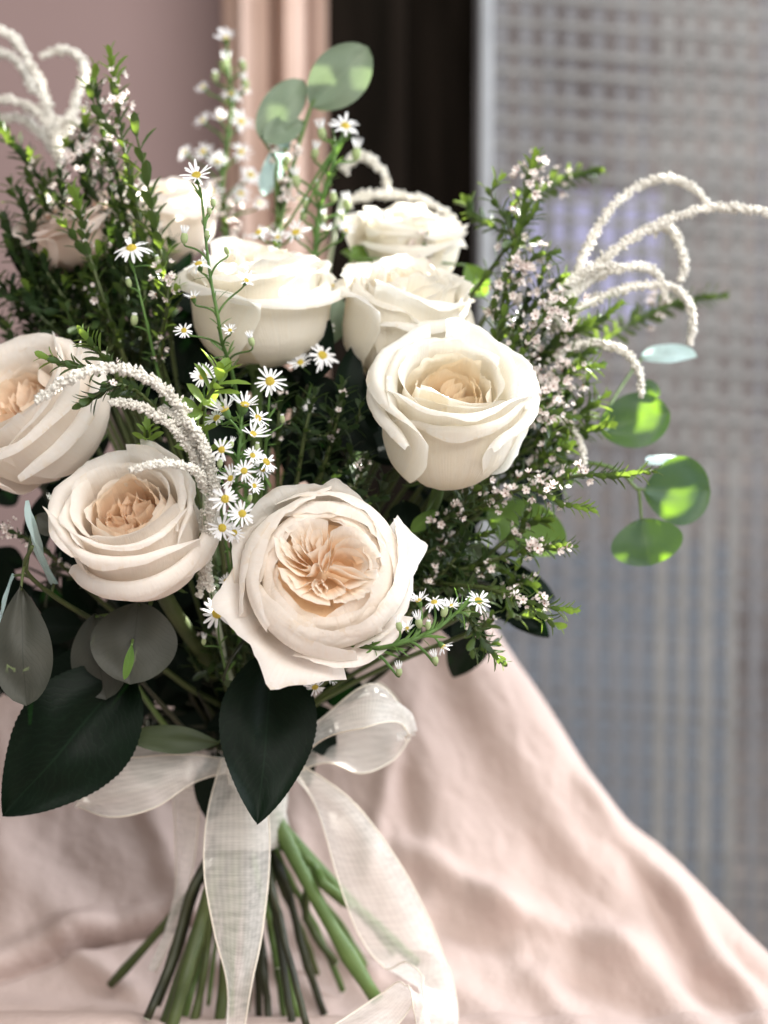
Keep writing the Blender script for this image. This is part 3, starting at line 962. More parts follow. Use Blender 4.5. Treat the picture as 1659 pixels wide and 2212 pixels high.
leaf_branch("eucalyptus_branch", "eucalyptus branch with lime lit leaf and pale blue leaf under the drooping spikes", "eucalyptus",
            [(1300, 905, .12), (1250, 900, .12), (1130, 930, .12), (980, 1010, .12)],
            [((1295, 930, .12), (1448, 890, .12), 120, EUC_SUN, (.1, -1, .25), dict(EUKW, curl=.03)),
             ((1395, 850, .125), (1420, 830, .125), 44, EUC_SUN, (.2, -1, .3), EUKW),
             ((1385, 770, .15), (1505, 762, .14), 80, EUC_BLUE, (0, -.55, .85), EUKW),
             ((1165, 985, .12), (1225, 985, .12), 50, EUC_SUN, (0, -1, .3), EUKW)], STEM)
leaf_branch("eucalyptus_branch", "grey eucalyptus branch with drooping oval leaf and edge-on blue leaf below the large blush rose", "eucalyptus",
            [(70, 1180, .0), (55, 1230, .01), (120, 1290, .03), (250, 1370, .06), (400, 1480, .09)],
            [((45, 1265, .0), (52, 1525, -.01), 130, EUC_GREY, (.05, -1, -.25), dict(EUKW, wide=.6, pw=.85, fold=.15)),
             ((118, 1262, .03), (34, 1085, -.01), 60, EUC_BLUE, (-.97, -.3, .2), dict(EUKW, wide=.5, fold=.2)),
             ((75, 1115, .03), (128, 1150, .03), 50, EUC_GREY, (.1, -1, .3), EUKW),
             ((30, 1240, .02), (-12, 1350, .0), 40, EUC_BLUE, (-.8, -.6, 0), EUKW)], STEM_OLIVE)
leaf_branch("eucalyptus_branch", "eucalyptus branch with paired dark grey round leaves under the half open rose", "eucalyptus",
            [(296, 1330, .04), (286, 1400, .035), (290, 1470, .05), (380, 1600, .09)],
            [((300, 1300, .03), (278, 1475, .015), 190, EUC_GREY, (0.0, -1, -.1), dict(EUKW, wide=.5, fold=.06)),
             ((205, 1325, .035), (222, 1512, .028), 135, EUC_GREY, (-.15, -1, -.3), dict(EUKW, wide=.55, fold=.1)),
             ((285, 1390, .006), (272, 1470, .004), 22, LIME_LEAF, (.5, -1, 0), dict(wide=.5))], STEM)
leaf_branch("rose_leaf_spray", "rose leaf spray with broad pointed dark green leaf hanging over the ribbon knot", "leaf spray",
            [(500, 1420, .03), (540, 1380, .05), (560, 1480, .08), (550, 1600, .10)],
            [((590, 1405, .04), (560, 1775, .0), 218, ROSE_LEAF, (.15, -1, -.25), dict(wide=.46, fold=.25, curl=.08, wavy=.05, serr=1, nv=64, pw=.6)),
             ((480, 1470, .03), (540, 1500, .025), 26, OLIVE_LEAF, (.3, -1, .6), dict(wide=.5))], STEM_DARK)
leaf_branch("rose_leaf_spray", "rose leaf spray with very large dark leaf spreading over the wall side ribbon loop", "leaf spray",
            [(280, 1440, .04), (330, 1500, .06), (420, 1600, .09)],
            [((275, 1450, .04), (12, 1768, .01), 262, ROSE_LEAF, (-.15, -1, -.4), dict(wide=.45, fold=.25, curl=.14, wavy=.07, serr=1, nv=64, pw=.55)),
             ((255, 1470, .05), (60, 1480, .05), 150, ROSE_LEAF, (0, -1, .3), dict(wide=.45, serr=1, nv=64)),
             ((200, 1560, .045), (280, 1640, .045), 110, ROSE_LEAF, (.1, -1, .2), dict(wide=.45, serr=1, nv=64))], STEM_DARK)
leaf_branch("olive_leaf_twig", "twig with one narrow olive green leaf lying across the ribbon loop", "leaf twig",
            [(480, 1600, .06), (490, 1640, .08), (520, 1700, .10)],
            [((478, 1605, .05), (272, 1590, .045), 62, OLIVE_LEAF, (0, -1, .25), dict(wide=.5, fold=.15, curl=.08))], STEM_OLIVE)
leaf_branch("lime_leaf_twig", "twig with broad lime leaf catching sun below the ringed cream rose", "leaf twig",
            [(1060, 1120, .09), (1000, 1130, .09), (880, 1200, .10), (760, 1350, .10)],
            [((1050, 1105, .09), (1225, 1175, .10), 115, LIME_LEAF, (.1, -1, .15), dict(wide=.5, fold=.1, curl=.02, pw=.6)),
             ((885, 1150, .06), (940, 1105, .055), 34, LIME_LEAF, (.3, -1, .2), dict(wide=.45)),
             ((870, 1080, .07), (880, 1140, .06), 70, ROSE_LEAF, (0, -1, .1), dict(wide=.5)),
             ((960, 1150, .08), (1090, 1240, .09), 60, OLIVE_LEAF, (0, -1, .3), dict(wide=.5))], STEM)
leaf_branch("lime_leaf_twig", "twig with blurred lime leaves between the three cream roses", "leaf twig",
            [(760, 560, .14), (745, 600, .14), (720, 700, .13), (660, 900, .12)],
            [((735, 545, .15), (835, 560, .15), 60, LIME_LEAF, (0, -.7, .7), dict(wide=.5)),
             ((735, 640, .13), (700, 740, .12), 80, EUC, (0, -1, .2), dict(wide=.5)),
             ((1005, 570, .15), (1050, 640, .15), 60, LIME_LEAF, (.2, -1, .2), dict(wide=.5))], STEM)

# dark rose foliage inside the bouquet: everything between the flowers
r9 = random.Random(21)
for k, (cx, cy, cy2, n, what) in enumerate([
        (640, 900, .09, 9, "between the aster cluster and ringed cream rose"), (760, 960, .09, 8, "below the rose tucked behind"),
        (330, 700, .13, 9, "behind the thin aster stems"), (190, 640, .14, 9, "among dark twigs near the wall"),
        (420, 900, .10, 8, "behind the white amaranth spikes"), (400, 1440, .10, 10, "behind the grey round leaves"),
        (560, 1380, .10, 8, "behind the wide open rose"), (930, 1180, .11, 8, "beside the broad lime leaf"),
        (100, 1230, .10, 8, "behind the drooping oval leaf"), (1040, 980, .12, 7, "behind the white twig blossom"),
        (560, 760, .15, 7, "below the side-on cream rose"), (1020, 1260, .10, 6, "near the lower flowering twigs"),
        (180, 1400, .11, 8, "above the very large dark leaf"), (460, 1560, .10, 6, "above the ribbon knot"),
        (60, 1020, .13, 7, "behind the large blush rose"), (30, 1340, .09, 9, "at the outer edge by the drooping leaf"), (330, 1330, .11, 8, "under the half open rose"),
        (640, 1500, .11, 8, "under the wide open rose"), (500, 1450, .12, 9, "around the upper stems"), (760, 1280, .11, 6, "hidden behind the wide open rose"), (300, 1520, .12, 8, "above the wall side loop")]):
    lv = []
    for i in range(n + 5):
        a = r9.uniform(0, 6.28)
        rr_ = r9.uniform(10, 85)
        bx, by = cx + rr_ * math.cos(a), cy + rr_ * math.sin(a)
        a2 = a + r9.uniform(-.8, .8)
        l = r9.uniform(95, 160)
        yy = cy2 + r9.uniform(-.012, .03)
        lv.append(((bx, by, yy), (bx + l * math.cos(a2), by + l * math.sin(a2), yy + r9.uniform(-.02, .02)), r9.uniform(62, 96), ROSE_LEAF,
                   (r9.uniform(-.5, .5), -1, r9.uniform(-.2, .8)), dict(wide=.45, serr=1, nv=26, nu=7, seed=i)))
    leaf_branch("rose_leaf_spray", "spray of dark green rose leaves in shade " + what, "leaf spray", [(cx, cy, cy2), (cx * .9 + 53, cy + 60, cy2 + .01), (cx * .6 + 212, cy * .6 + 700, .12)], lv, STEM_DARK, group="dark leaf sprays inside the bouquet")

# ------------------------------------------------------------------ flowering twigs
def small_leaf(V, F, base, d, nrm, L, W):
    s = d.cross(nrm)
    if s.length < 1e-5:
        return
    s.normalize()
    n = s.cross(d).normalized()
    b = len(V)
    prof = [(0, .12), (.3, .75), (.62, 1.0), (.86, .7), (1, .05)]
    for t, w_ in prof:
        c = base + d * (L * t) - n * (L * .18 * t * t)
        V.append(c - s * (W * w_ * .5) + n * (W * .16 * w_))
        V.append(c)
        V.append(c + s * (W * w_ * .5) + n * (W * .16 * w_))
    for i in range(len(prof) - 1):
        for j in range(2):
            a = b + i * 3 + j
            F.append((a, a + 1, a + 4, a + 3))


def blossom_geo(V, F, FE, c, d, size, rr):
    """five round cupped petals round a dark eye"""
    ref = Vector((0, 0, 1)) if abs(d.z) < .9 else Vector((1, 0, 0))
    s = d.cross(ref).normalized()
    q = s.cross(d).normalized()
    off = rr.uniform(0, 6.28)
    up = rr.uniform(.3, 1.1)
    for k in range(5):
        a = off + 2 * math.pi * k / 5
        e = s * math.cos(a) + q * math.sin(a)
        f = d.cross(e).normalized()
        b = len(V)
        for (r, wd, h) in ((.12, .12, 0), (.5, .34, .25 * up), (.85, .36, .75 * up), (1.0, .14, 1.0 * up)):
            for m in (-1, 1):
                V.append(c + e * (size * r) + f * (size * wd * m) + d * (size * h))
        for i in range(3):
            F.append((b + i * 2, b + i * 2 + 1, b + i * 2 + 3, b + i * 2 + 2))
    b = len(V)
    for k in range(6):
        a = 2 * math.pi * k / 6
        V.append(c + (s * math.cos(a) + q * math.sin(a)) * (size * .2) + d * (size * .12))
    V.append(c + d * (size * .3))
    for k in range(6):
        FE.append((b + k, b + (k + 1) % 6, b + 6))
    b = len(V)
    for k in range(6):
        a = 2 * math.pi * k / 6
        V.append(c + (s * math.cos(a) + q * math.sin(a)) * (size * .2) - d * (size * .05))
    V.append(c - d * (size * .6))
    for k in range(6):
        FE.append((b + (k + 1) % 6, b + k, b + 6))


def cheap_leaf_mesh(mat):
    V, F = [], []
    small_leaf(V, F, Vector((0, 0, 0)), Vector((0, 1, 0)), Vector((0, 0, 1)), 1.0, .36)
    me = bpy.data.meshes.new("leaf")
    me.from_pydata([tuple(v) for v in V], [], F)
    me.polygons.foreach_set("use_smooth", [True] * len(F))
    me.materials.append(mat)
    return me


LEAF_ME = {}


def twig(label, path, blossoms=(), leaf_px=34, step=15, mat=None, tipmat=None, seed=0, side=(), single=False, r=0.0009, to_bind=True, spread=.9, group="flowering twigs", leafw=.36):
    """path from tip to foot, print points with depth; blossoms: (t0, t1, count, size px, radius px) along the path"""
    rr = random.Random(seed + 500)
    mat = mat or TWIG_LEAF
    root = thing("flowering_twig" if blossoms else "leafy_twig", label, "twig", group)
    main = smooth_path([P(*p) for p in path], 40)
    ym = path[0][2]
    Vs, Fs = [], []
    full = main
    if to_bind:
        end = main[-1]
        full = main + bez(end, end + (end - main[-4]).normalized() * .03, BIND + Vector((0, 0, .05)), BIND + Vector((rr.uniform(-.01, .01), rr.uniform(-.01, .01), 0)), 10)[1:]
    tube(Vs, Fs, full, r * .6, r * 1.5, 6)
    branches = [main]
    for s in side:
        b = smooth_path([P(*p) for p in s], 22)
        q = min(main, key=lambda p: (p - b[-1]).length)
        b = b + [b[-1].lerp(q, .5), q]
        branches.append(b)
        tube(Vs, Fs, b, r * .45, r * .8, 5)
    mesh_obj("stem", Vs, Fs, STEM_OLIVE, root)
    LV, LF = [], []
    LV2, LF2 = [], []
    n_single = 0
    for bi, b in enumerate(branches):
        length = sum((b[i + 1] - b[i]).length for i in range(len(b) - 1))
        n = max(3, int(length / px(step * .8, ym)))
        for i in range(n):
            t = i / n
            f = t * (len(b) - 1)
            k = min(len(b) - 2, int(f))
            p = b[k].lerp(b[k + 1], f - k)
            tdir = (b[k] - b[k + 1])
            if tdir.length < 1e-8:
                continue
            tdir.normalize()
            rot = i * math.pi / 2 + rr.uniform(-.3, .3)
            ref = Vector((0, 1, 0)) if abs(tdir.y) < .9 else Vector((1, 0, 0))
            s0 = tdir.cross(ref).normalized()
            q0 = s0.cross(tdir)
            for sg in (0, math.pi):
                if rr.random() < .08:
                    continue
                o = s0 * math.cos(rot + sg) + q0 * math.sin(rot + sg)
                d = (tdir * (1.15 if t > .06 else 2.0) + o * spread * rr.uniform(.6, 1.2)).normalized()
                L = px(leaf_px, ym) * 1.12 * rr.uniform(.7, 1.15) * (.65 + .35 * min(1, t * 8))
                tip_ = tipmat is not None and t < .22
                if single:
                    mm = tipmat if tip_ else mat
                    if mm.name not in LEAF_ME:
                        LEAF_ME[mm.name] = cheap_leaf_mesh(mm)
                    lo = bpy.data.objects.new("leaf", LEAF_ME[mm.name])
                    COL.objects.link(lo)
                    lo.parent = root
                    Mx = leaf_matrix(p, p + d, tdir - o * .2)
                    lo.matrix_world = Mx @ Matrix.Diagonal((L * leafw / .36, L, L, 1))
                elif tip_:
                    small_leaf(LV2, LF2, p, d, tdir - o * .2, L, L * leafw)
                else:
                    small_leaf(LV, LF, p, d, tdir - o * .2, L, L * leafw)
    if LV:
        mesh_obj("foliage", LV, LF, mat, root, kind="stuff")
    if LV2:
        mesh_obj("tip_foliage", LV2, LF2, tipmat, root, kind="stuff")
    for (bi, t0, t1, cnt, size, rad) in blossoms:
        b = branches[bi]
        BV, BF, BE = [], [], []
        for i in range(int(cnt * .7)):
            t = rr.uniform(t0, t1)
            f = t * (len(b) - 1)
            k = min(len(b) - 2, int(f))
            p = b[k].lerp(b[k + 1], f - k)
            d = Vector((rr.gauss(0, 1), rr.gauss(0, 1) - .4, rr.gauss(0, 1) + .25)).normalized()
            blossom_geo(BV, BF, BE, p + d * px(rad, ym) * rr.uniform(.3, 1.15), d, px(size, ym) * .72 * rr.uniform(.5, 1.15), rr)
        o = mesh_obj("blossom_cluster", BV, BF + BE, None, root, mats=[BLOSSOM, BLOSSOM_EYE], kind="stuff")
        o.data.polygons.foreach_set("material_index", [0] * len(BF) + [1] * len(BE))
    set_origin_twig(root, full[-1])
    return root


def set_origin_twig(root, loc):
    root.location = loc
    inv = Matrix.Translation(loc).inverted()
    for c in root.children:
        c.matrix_parent_inverse = inv


# twigs on the wall side
twig("tall upright flowering twig with lime tip standing before the mauve wall", [(238, 118, .09), (250, 190, .09), (262, 290, .09), (290, 420, .09), (320, 560, .09), (345, 760, .10)],
     [(0, .14, .34, 34, 13, 30)], 40, 24, TWIG_LEAF, TWIG_LIME, 1, side=[[(205, 150, .09), (200, 215, .09), (235, 270, .09), (265, 310, .09)]])
twig("dense flowering twig with brown tip beside the tall upright one", [(205, 175, .10), (215, 240, .10), (240, 330, .10), (265, 440, .10), (300, 600, .11)],
     [(0, .22, .5, 34, 13, 32)], 36, 18, TWIG_DARK, None, 2)
twig("leafy green twig standing before the white blurred rose", [(290, 270, .07), (312, 370, .07), (330, 460, .07), (345, 540, .07), (360, 640, .08), (372, 760, .09)], [], 58, 34, TWIG_LEAF, None, 3, single=True, leafw=.34)
twig("lime tipped twig before the dusky blush rose", [(158, 410, .08), (175, 470, .08), (190, 540, .08), (225, 650, .08), (270, 780, .09)], [(0, .22, .5, 16, 12, 22)], 40, 20, TWIG_LEAF, TWIG_LIME, 4,
     side=[[(135, 480, .08), (165, 520, .08), (190, 560, .08)], [(215, 540, .085), (205, 575, .085), (205, 600, .085)]])
twig("dark twig with pale blossom below the drooping blurred spikes", [(5, 275, .13), (45, 330, .13), (90, 390, .13), (140, 460, .13), (190, 560, .13), (250, 740, .13)], [(0, .45, .7, 34, 14, 42)], 40, 18, TWIG_DARK, TWIG_LEAF, 5)
twig("pale flowering twig massed in front of the dusky blush rose", [(190, 335, .12), (180, 370, .12), (185, 420, .12), (200, 520, .12), (240, 680, .12)], [(0, .0, .4, 54, 17, 55)], 36, 22, TWIG_DARK, None, 6)
twig("thin dark twig reaching out low over the mauve wall", [(-10, 600, .12), (20, 640, .12), (60, 690, .12), (130, 740, .12), (220, 800, .12)], [(0, .15, .5, 20, 12, 26)], 40, 18, TWIG_DARK, TWIG_LEAF, 7)
twig("curved bare dark twig at the outer edge by the wall", [(-10, 460, .13), (20, 490, .13), (45, 560, .13), (90, 640, .13), (180, 760, .13)], [], 26, 24, TWIG_DARK, TWIG_LEAF, 8)
r3 = random.Random(77)
for k, (tx, ty, fx, fy, w_) in enumerate([(75, 470, 190, 780, "touching the blush rose"), (110, 560, 230, 800, "under the blush rose"), (60, 560, 170, 780, "outermost by the wall"), (150, 600, 280, 800, "behind the tassel arch"),
                                      (230, 470, 320, 800, "behind the lime tips"), (250, 560, 330, 820, "behind the single asters"), (300, 640, 350, 860, "behind the aster stem foot"), (190, 640, 300, 840, "low behind the lime tips"),
                                      (400, 760, 430, 900, "below the side-on rose"), (130, 380, 200, 700, "behind the pale blossom"), (45, 420, 140, 720, "below the blurred spikes"),
                                      (610, 830, 600, 1050, "beside the solitary aster"), (680, 850, 640, 1050, "on the screen side of the solitary aster"), (740, 830, 690, 1040, "under the tucked rose"), (720, 930, 660, 1090, "over the wide open rose"), (790, 990, 700, 1130, "touching the ringed rose"),
                                      (880, 1110, 800, 1250, "under the ringed rose"), (960, 1110, 860, 1260, "in the gap below the ringed rose"), (1010, 1160, 900, 1300, "by the broad lime leaf foot"), (940, 1210, 880, 1330, "against the open rose shoulder"),
                                      (1180, 760, 1060, 960, "inside the white blossom"), (1230, 850, 1080, 1000, "under the white blossom"), (1140, 640, 1050, 860, "behind the tallest blossom"), (1190, 960, 1050, 1060, "over the pointing twig"),
                                      (480, 1230, 500, 1420, "between the two blush roses"), (440, 1350, 500, 1520, "below the spikes foot"), (540, 1330, 520, 1520, "beside the shaded aster"), (40, 640, 150, 860, "above the large blush rose"), (330, 480, 360, 760, "behind the leafy green twig")]):
    m_ = TWIG_DARK  # always the dark leaf: shade of the hollows is put into its colour
    yy = .10 + r3.uniform(0, .035) if tx < 420 else (.09 + r3.uniform(0, .02) if tx > 1100 else .05 + r3.uniform(0, .03))
    twig("dark leafy twig in shade " + w_, [(tx, ty, yy), (tx * .7 + fx * .3 + r3.uniform(-10, 10), ty * .6 + fy * .4, yy), (fx, fy, yy + .01)],
         [(0, .1, .7, 10, 11, 22)] if k % 2 else (), 38, 15, m_, None, 20 + k, spread=1.2, group="dark twigs filling the bouquet",
         side=[[(tx + 40, ty + 40, yy), (tx + 25, ty + 90, yy), (tx * .6 + fx * .4, ty * .6 + fy * .4, yy)], [(tx - 35, ty + 50, yy + .01), (tx - 10, ty + 100, yy + .01), (tx * .5 + fx * .5, ty * .5 + fy * .5, yy)]])

fan = [(62, 335, .12, "behind the curling spikes"), (185, 250, .12, "beside the brown tipped twig"), (228, 330, .11, "behind the tall upright twig"),
       (20, 530, .11, "low and outermost"), (282, 372, .10, "behind the leafy green twig foot"), (58, 640, .10, "lowest on the wall side"), 
       (262, 470, .09, "behind the broad single daisy"), (100, 560, .10, "spread flat on the wall side"), (180, 600, .085, "above the amaranth arch"), (300, 560, .08, "by the pale aster stem")]
for k, (tx, ty, yy, w_) in enumerate(fan):
    fx, fy = 250 + .35 * (tx - 150), 800
    mx_, my_ = tx * .55 + fx * .45 + r3.uniform(-14, 14), ty * .55 + fy * .45
    twig("feathery green twig " + w_, [(tx, ty, yy), (tx * .8 + mx_ * .2 + r3.uniform(-8, 8), ty * .7 + my_ * .3, yy), (mx_, my_, yy), (fx, fy, .12)], [(0, .12, .5, 12, 11, 24)] if k % 2 == 0 else (), 36, 17, TWIG_DARK if k % 4 else TWIG_LEAF, TWIG_LIME if k % 3 == 1 else TWIG_LEAF, 140 + k,  # lighter tip leaves: sun on the twig ends put into the colour
         spread=1.1, group="feathery twigs on the wall side",
         side=[[(tx + 45, ty + 45, yy), (tx + 36, ty + 90, yy), (mx_, my_ - 20, yy)], [(tx - 40, ty + 60, yy), (tx - 16, ty + 110, yy), (mx_, my_, yy)], [(mx_ + 50, my_ - 40, yy), (mx_ + 30, my_ + 30, yy), (mx_ + 10, my_ + 70, yy)]])
for k, (tx, ty, yy, w_) in enumerate([(1215, 600, .10, "behind the drooping spikes foot"), (1270, 700, .10, "under the long arcs"), (1150, 460, .11, "beside the highest blossom"), (1300, 860, .09, "above the lime lit leaf"), (1120, 720, .08, "deep in the white blossom"), (1230, 960, .07, "above the pointing twig"), (1180, 1120, .05, "over the broad lime leaf"), (1150, 1260, .05, "low over the grey panel"), (1060, 1330, .04, "lowest by the open rose")]):
    fx, fy = 1010, ty + 190 - max(0, ty - 900) * .35
    twig("bright leafy twig " + w_, [(tx, ty, yy), (tx * .7 + fx * .3, ty * .7 + fy * .3 + r3.uniform(-14, 14), yy), (fx, fy, yy + .01)], [(0, .2, .6, 12, 12, 30)], 38, 14, TWIG_LEAF, TWIG_LIME if k % 2 else TWIG_LEAF, 170 + k, spread=1.0, group="leafy twigs on the screen side",
         side=[[(tx - 30, ty - 45, yy), (tx - 50, ty + 10, yy), (tx * .7 + fx * .3, ty * .7 + fy * .3, yy)], [(tx + 10, ty + 60, yy), (tx - 40, ty + 70, yy), (tx * .6 + fx * .4, ty * .6 + fy * .4, yy)]])

# twig pieces by the amaranth
twig("short twig with glossy lime leaves poking over the amaranth arch", [(185, 728, .0), (205, 752, .0), (235, 785, .005), (262, 830, .01), (300, 900, .03)], [(0, .45, .62, 7, 12, 18)], 42, 15, TWIG_LEAF, TWIG_LIME, 50, single=True,
     side=[[(100, 772, -.005), (140, 785, -.005), (185, 795, .0), (225, 795, .005)]])
twig("small dark twig hanging below the amaranth arch", [(180, 870, -.01), (215, 850, -.008), (255, 832, -.005), (300, 850, .01), (350, 900, .03)], [(0, .3, .45, 5, 13, 15)], 40, 15, TWIG_DARK, TWIG_LEAF, 51, single=True)
twig("bright lime twig tip beside the aster cluster", [(475, 805, -.015), (468, 830, -.015), (445, 868, -.01), (435, 920, .01), (450, 1000, .03)], [], 60, 26, TWIG_LIME, TWIG_LIME, 52, single=True, spread=1.3)
twig("tiny cupped blossoms and small lime leaves on a twig near the thin aster stem", [(345, 575, .05), (360, 610, .05), (362, 660, .05), (350, 720, .06), (345, 800, .07)], [(0, .05, .45, 26, 12, 34)], 30, 18, TWIG_LIME, TWIG_LIME, 53,
     side=[[(385, 620, .05), (372, 640, .05), (362, 665, .05)]])
twig("little dark flowering twig over the dark hollow by the aster stem", [(345, 745, .06), (345, 765, .06), (355, 800, .07), (380, 880, .08)], [(0, .0, .4, 9, 12, 20)], 26, 22, TWIG_DARK, None, 54)
twig("tiny lime leaf pair between the half open rose and the spikes", [(318, 930, .02), (318, 955, .025), (325, 1000, .04)], [], 40, 18, TWIG_LIME, None, 55, single=True)

# twigs on the screen side
right = [
    ("sunlit flowering twig rising highest before the screen", [(1155, 340, .10), (1140, 400, .10), (1120, 500, .10), (1090, 640, .10), (1040, 860, .11)], [(0, .06, .3, 44, 15, 42)], [[(1080, 385, .11), (1060, 420, .11), (1090, 470, .11), (1110, 520, .10)], [(1010, 440, .13), (1030, 470, .13), (1080, 500, .12)]]),
    ("faint blurred twig tip floating beyond the sunlit flowering twig", [(1290, 370, .17), (1240, 380, .17), (1190, 400, .16), (1140, 450, .14), (1090, 600, .12)], [(0, .3, .55, 12, 14, 30)], []),
    ("flowering twig thick with white blossom beside the tall cupped rose", [(1200, 545, .09), (1150, 560, .09), (1110, 620, .09), (1080, 720, .09), (1060, 860, .10)], [(0, .12, .55, 54, 15, 44), (1, .0, .7, 18, 14, 26)], [[(1090, 600, .085), (1070, 650, .085), (1070, 700, .085)]]),
    ("flowering twig massed between the cupped rose and the drooping spikes", [(1215, 650, .07), (1170, 690, .07), (1130, 760, .07), (1090, 860, .08)], [(0, .02, .75, 90, 14, 62)], []),
    ("long blossom twig with lime leaves pointing past the spikes", [(1335, 660, .11), (1280, 700, .11), (1210, 740, .10), (1140, 830, .10), (1060, 940, .10)], [(0, .35, .75, 44, 14, 44)], []),
    ("far blurred twig tip beyond the drooping spikes", [(1555, 640, .20), (1480, 650, .20), (1400, 680, .19), (1300, 740, .16), (1160, 860, .12)], [(0, .3, .5, 16, 15, 36)], []),
    ("flowering twig with yellow green leaves below the spikes", [(1290, 790, .08), (1240, 800, .08), (1180, 850, .08), (1110, 930, .08)], [(0, .2, .8, 60, 14, 50)], []),
    ("flowering twig close against the cupped rose side", [(1240, 900, .06), (1190, 890, .06), (1150, 900, .06), (1110, 970, .07)], [(0, .1, .8, 50, 13, 46)], []),
    ("thin twig pointing straight at the round sunlit leaves", [(1412, 1018, .04), (1330, 1024, .04), (1250, 1028, .04), (1150, 1050, .05), (1040, 1080, .06), (940, 1130, .08)], [(0, .34, .62, 36, 12, 28)], []),
    ("flowering twig with lime end over the grey panel", [(1275, 1100, .03), (1210, 1085, .03), (1140, 1055, .035), (1060, 1085, .045), (970, 1130, .06)], [(0, .25, .75, 60, 13, 36)], []),
    ("twig with white cups over the broad lime leaf", [(1235, 1180, .035), (1190, 1180, .035), (1130, 1190, .04), (1050, 1215, .05), (950, 1240, .07)], [(0, .2, .5, 26, 15, 30)], []),
    ("dark twig low behind the wide open rose edge", [(1120, 1245, .05), (1060, 1230, .05), (990, 1230, .055), (920, 1250, .07)], [(0, .2, .6, 14, 13, 26)], []),
    ("lower twig with blossom and lime end above the cloth edge", [(1232, 1318, .02), (1180, 1310, .02), (1110, 1290, .02), (1040, 1270, .035), (940, 1260, .06)], [(0, .28, .52, 30, 14, 28)], [[(1205, 1350, .02), (1170, 1330, .02), (1130, 1300, .02)]]),
    ("small dark leafed twig end hanging over the cloth", [(1080, 1425, .005), (1050, 1395, .005), (1025, 1355, .005), (990, 1310, .02), (920, 1290, .05)], [], []),
    ("shaded twig crossing under the cupped rose", [(1060, 1010, .04), (1000, 1090, .045), (950, 1130, .05), (900, 1170, .07)], [(0, .1, .7, 34, 12, 34)], []),
    ("shaded leafy twig beside the open rose rim", [(1060, 1150, .05), (1000, 1170, .055), (930, 1190, .06), (880, 1230, .08)], [(0, .2, .6, 12, 13, 30)], []),
]
for k, (lab, path, bl, sd) in enumerate(right):
    twig(lab, path, bl, 36, 15, TWIG_LEAF if k not in (13, 14, 15) else TWIG_DARK, TWIG_LIME if k in (0, 4, 6, 9, 12) else TWIG_LEAF, 80 + k, side=sd, single=k in (8, 9, 10, 12, 13))
twig("blurred flowering twig before the highest cream rose", [(920, 510, .14), (915, 545, .14), (900, 590, .14), (860, 700, .14)], [(0, .0, .5, 26, 14, 32)], 30, 20, TWIG_LEAF, None, 110)
twig("blurred blossom twig between curtain and white asters", [(620, 330, .15), (610, 400, .15), (600, 470, .15), (590, 600, .14)], [(0, .0, .7, 40, 15, 40)], 30, 22, TWIG_LEAF, TWIG_LIME, 111)
twig("blurred blossom twig low behind the side-on cream rose", [(480, 430, .16), (490, 480, .16), (500, 560, .15), (520, 700, .14)], [(0, .0, .6, 40, 15, 50)], 30, 22, TWIG_LEAF, None, 112)
twig("shaded blossom twig hidden low at the edge beneath the big rose", [(0, 1140, .05), (50, 1160, .05), (110, 1200, .06), (220, 1300, .09)], [(0, .0, .8, 40, 10, 30)], 24, 22, TWIG_DARK, None, 113)

# ------------------------------------------------------------------ asters
def aster_rays(seed, n, drop):
    rr = random.Random(seed)
    V, F = [], []
    for k in range(n):
        if rr.random() < .09:
            continue
        a = 2 * math.pi * (k + rr.uniform(-.42, .42)) / n
        L = rr.uniform(.74, 1.08)
        wd = rr.uniform(.062, .098)
        dr = drop + rr.uniform(-.3, .3)
        tw = rr.uniform(-.5, .5)
        e = Vector((math.cos(a), math.sin(a), 0))
        f = Vector((-math.sin(a), math.cos(a), 0))
        b = len(V)
        prof = [(.14, .35), (.4, .85), (.7, 1.0), (.92, .75), (1.0, .25)]
        for (t, q) in prof:
            c = e * (L * t) + Vector((0, 0, .10 - dr * t * t + .12 * t))
            ff = (f + Vector((0, 0, tw * t * .6))).normalized()
            for m, lift in ((-1, .03), (0, 0), (1, .03)):
                V.append(c + ff * (wd * q * m) + Vector((0, 0, lift * q)))
        for i in range(len(prof) - 1):
            for j in range(2):
                F.append((b + i * 3 + j, b + i * 3 + j + 1, b + i * 3 + j + 4, b + i * 3 + j + 3))
    me = bpy.data.meshes.new("ray_petals")
    me.from_pydata([tuple(v) for v in V], [], F)
    me.polygons.foreach_set("use_smooth", [True] * len(F))
    me.materials.append(RAY)
    return me


def aster_disc(seed):
    rr = random.Random(seed)
    V, F = [], []
    # spiral of tiny florets on a dome
    for k in range(46):
        r = .265 * math.sqrt((k + .5) / 46)
        a = k * 2.39996
        c = Vector((r * math.cos(a), r * math.sin(a), .16 + .10 * (1 - (r / .265) ** 2)))
        b = len(V)
        s = .042
        h = rr.uniform(.03, .075)
        for (x, y) in ((-1, 0), (0, -1), (1, 0), (0, 1)):
            V.append(c + Vector((x * s, y * s, -.03)))
        V.append(c + Vector((0, 0, h)))
        for i in range(4):
            F.append((b + i, b + (i + 1) % 4, b + 4))
    b = len(V)
    for i, (r, z) in enumerate(((.275, .08), (.265, .16), (.16, .235), (.02, .26))):
        for k in range(10):
            a = 2 * math.pi * k / 10
            V.append(Vector((r * math.cos(a), r * math.sin(a), z)))
    for i in range(3):
        for k in range(10):
            F.append((b + i * 10 + k, b + i * 10 + (k + 1) % 10, b + i * 10 + 10 + (k + 1) % 10, b + i * 10 + 10 + k))
    me = bpy.data.meshes.new("disc")
    me.from_pydata([tuple(v) for v in V], [], F)
    me.materials.append(DISC)
    return me


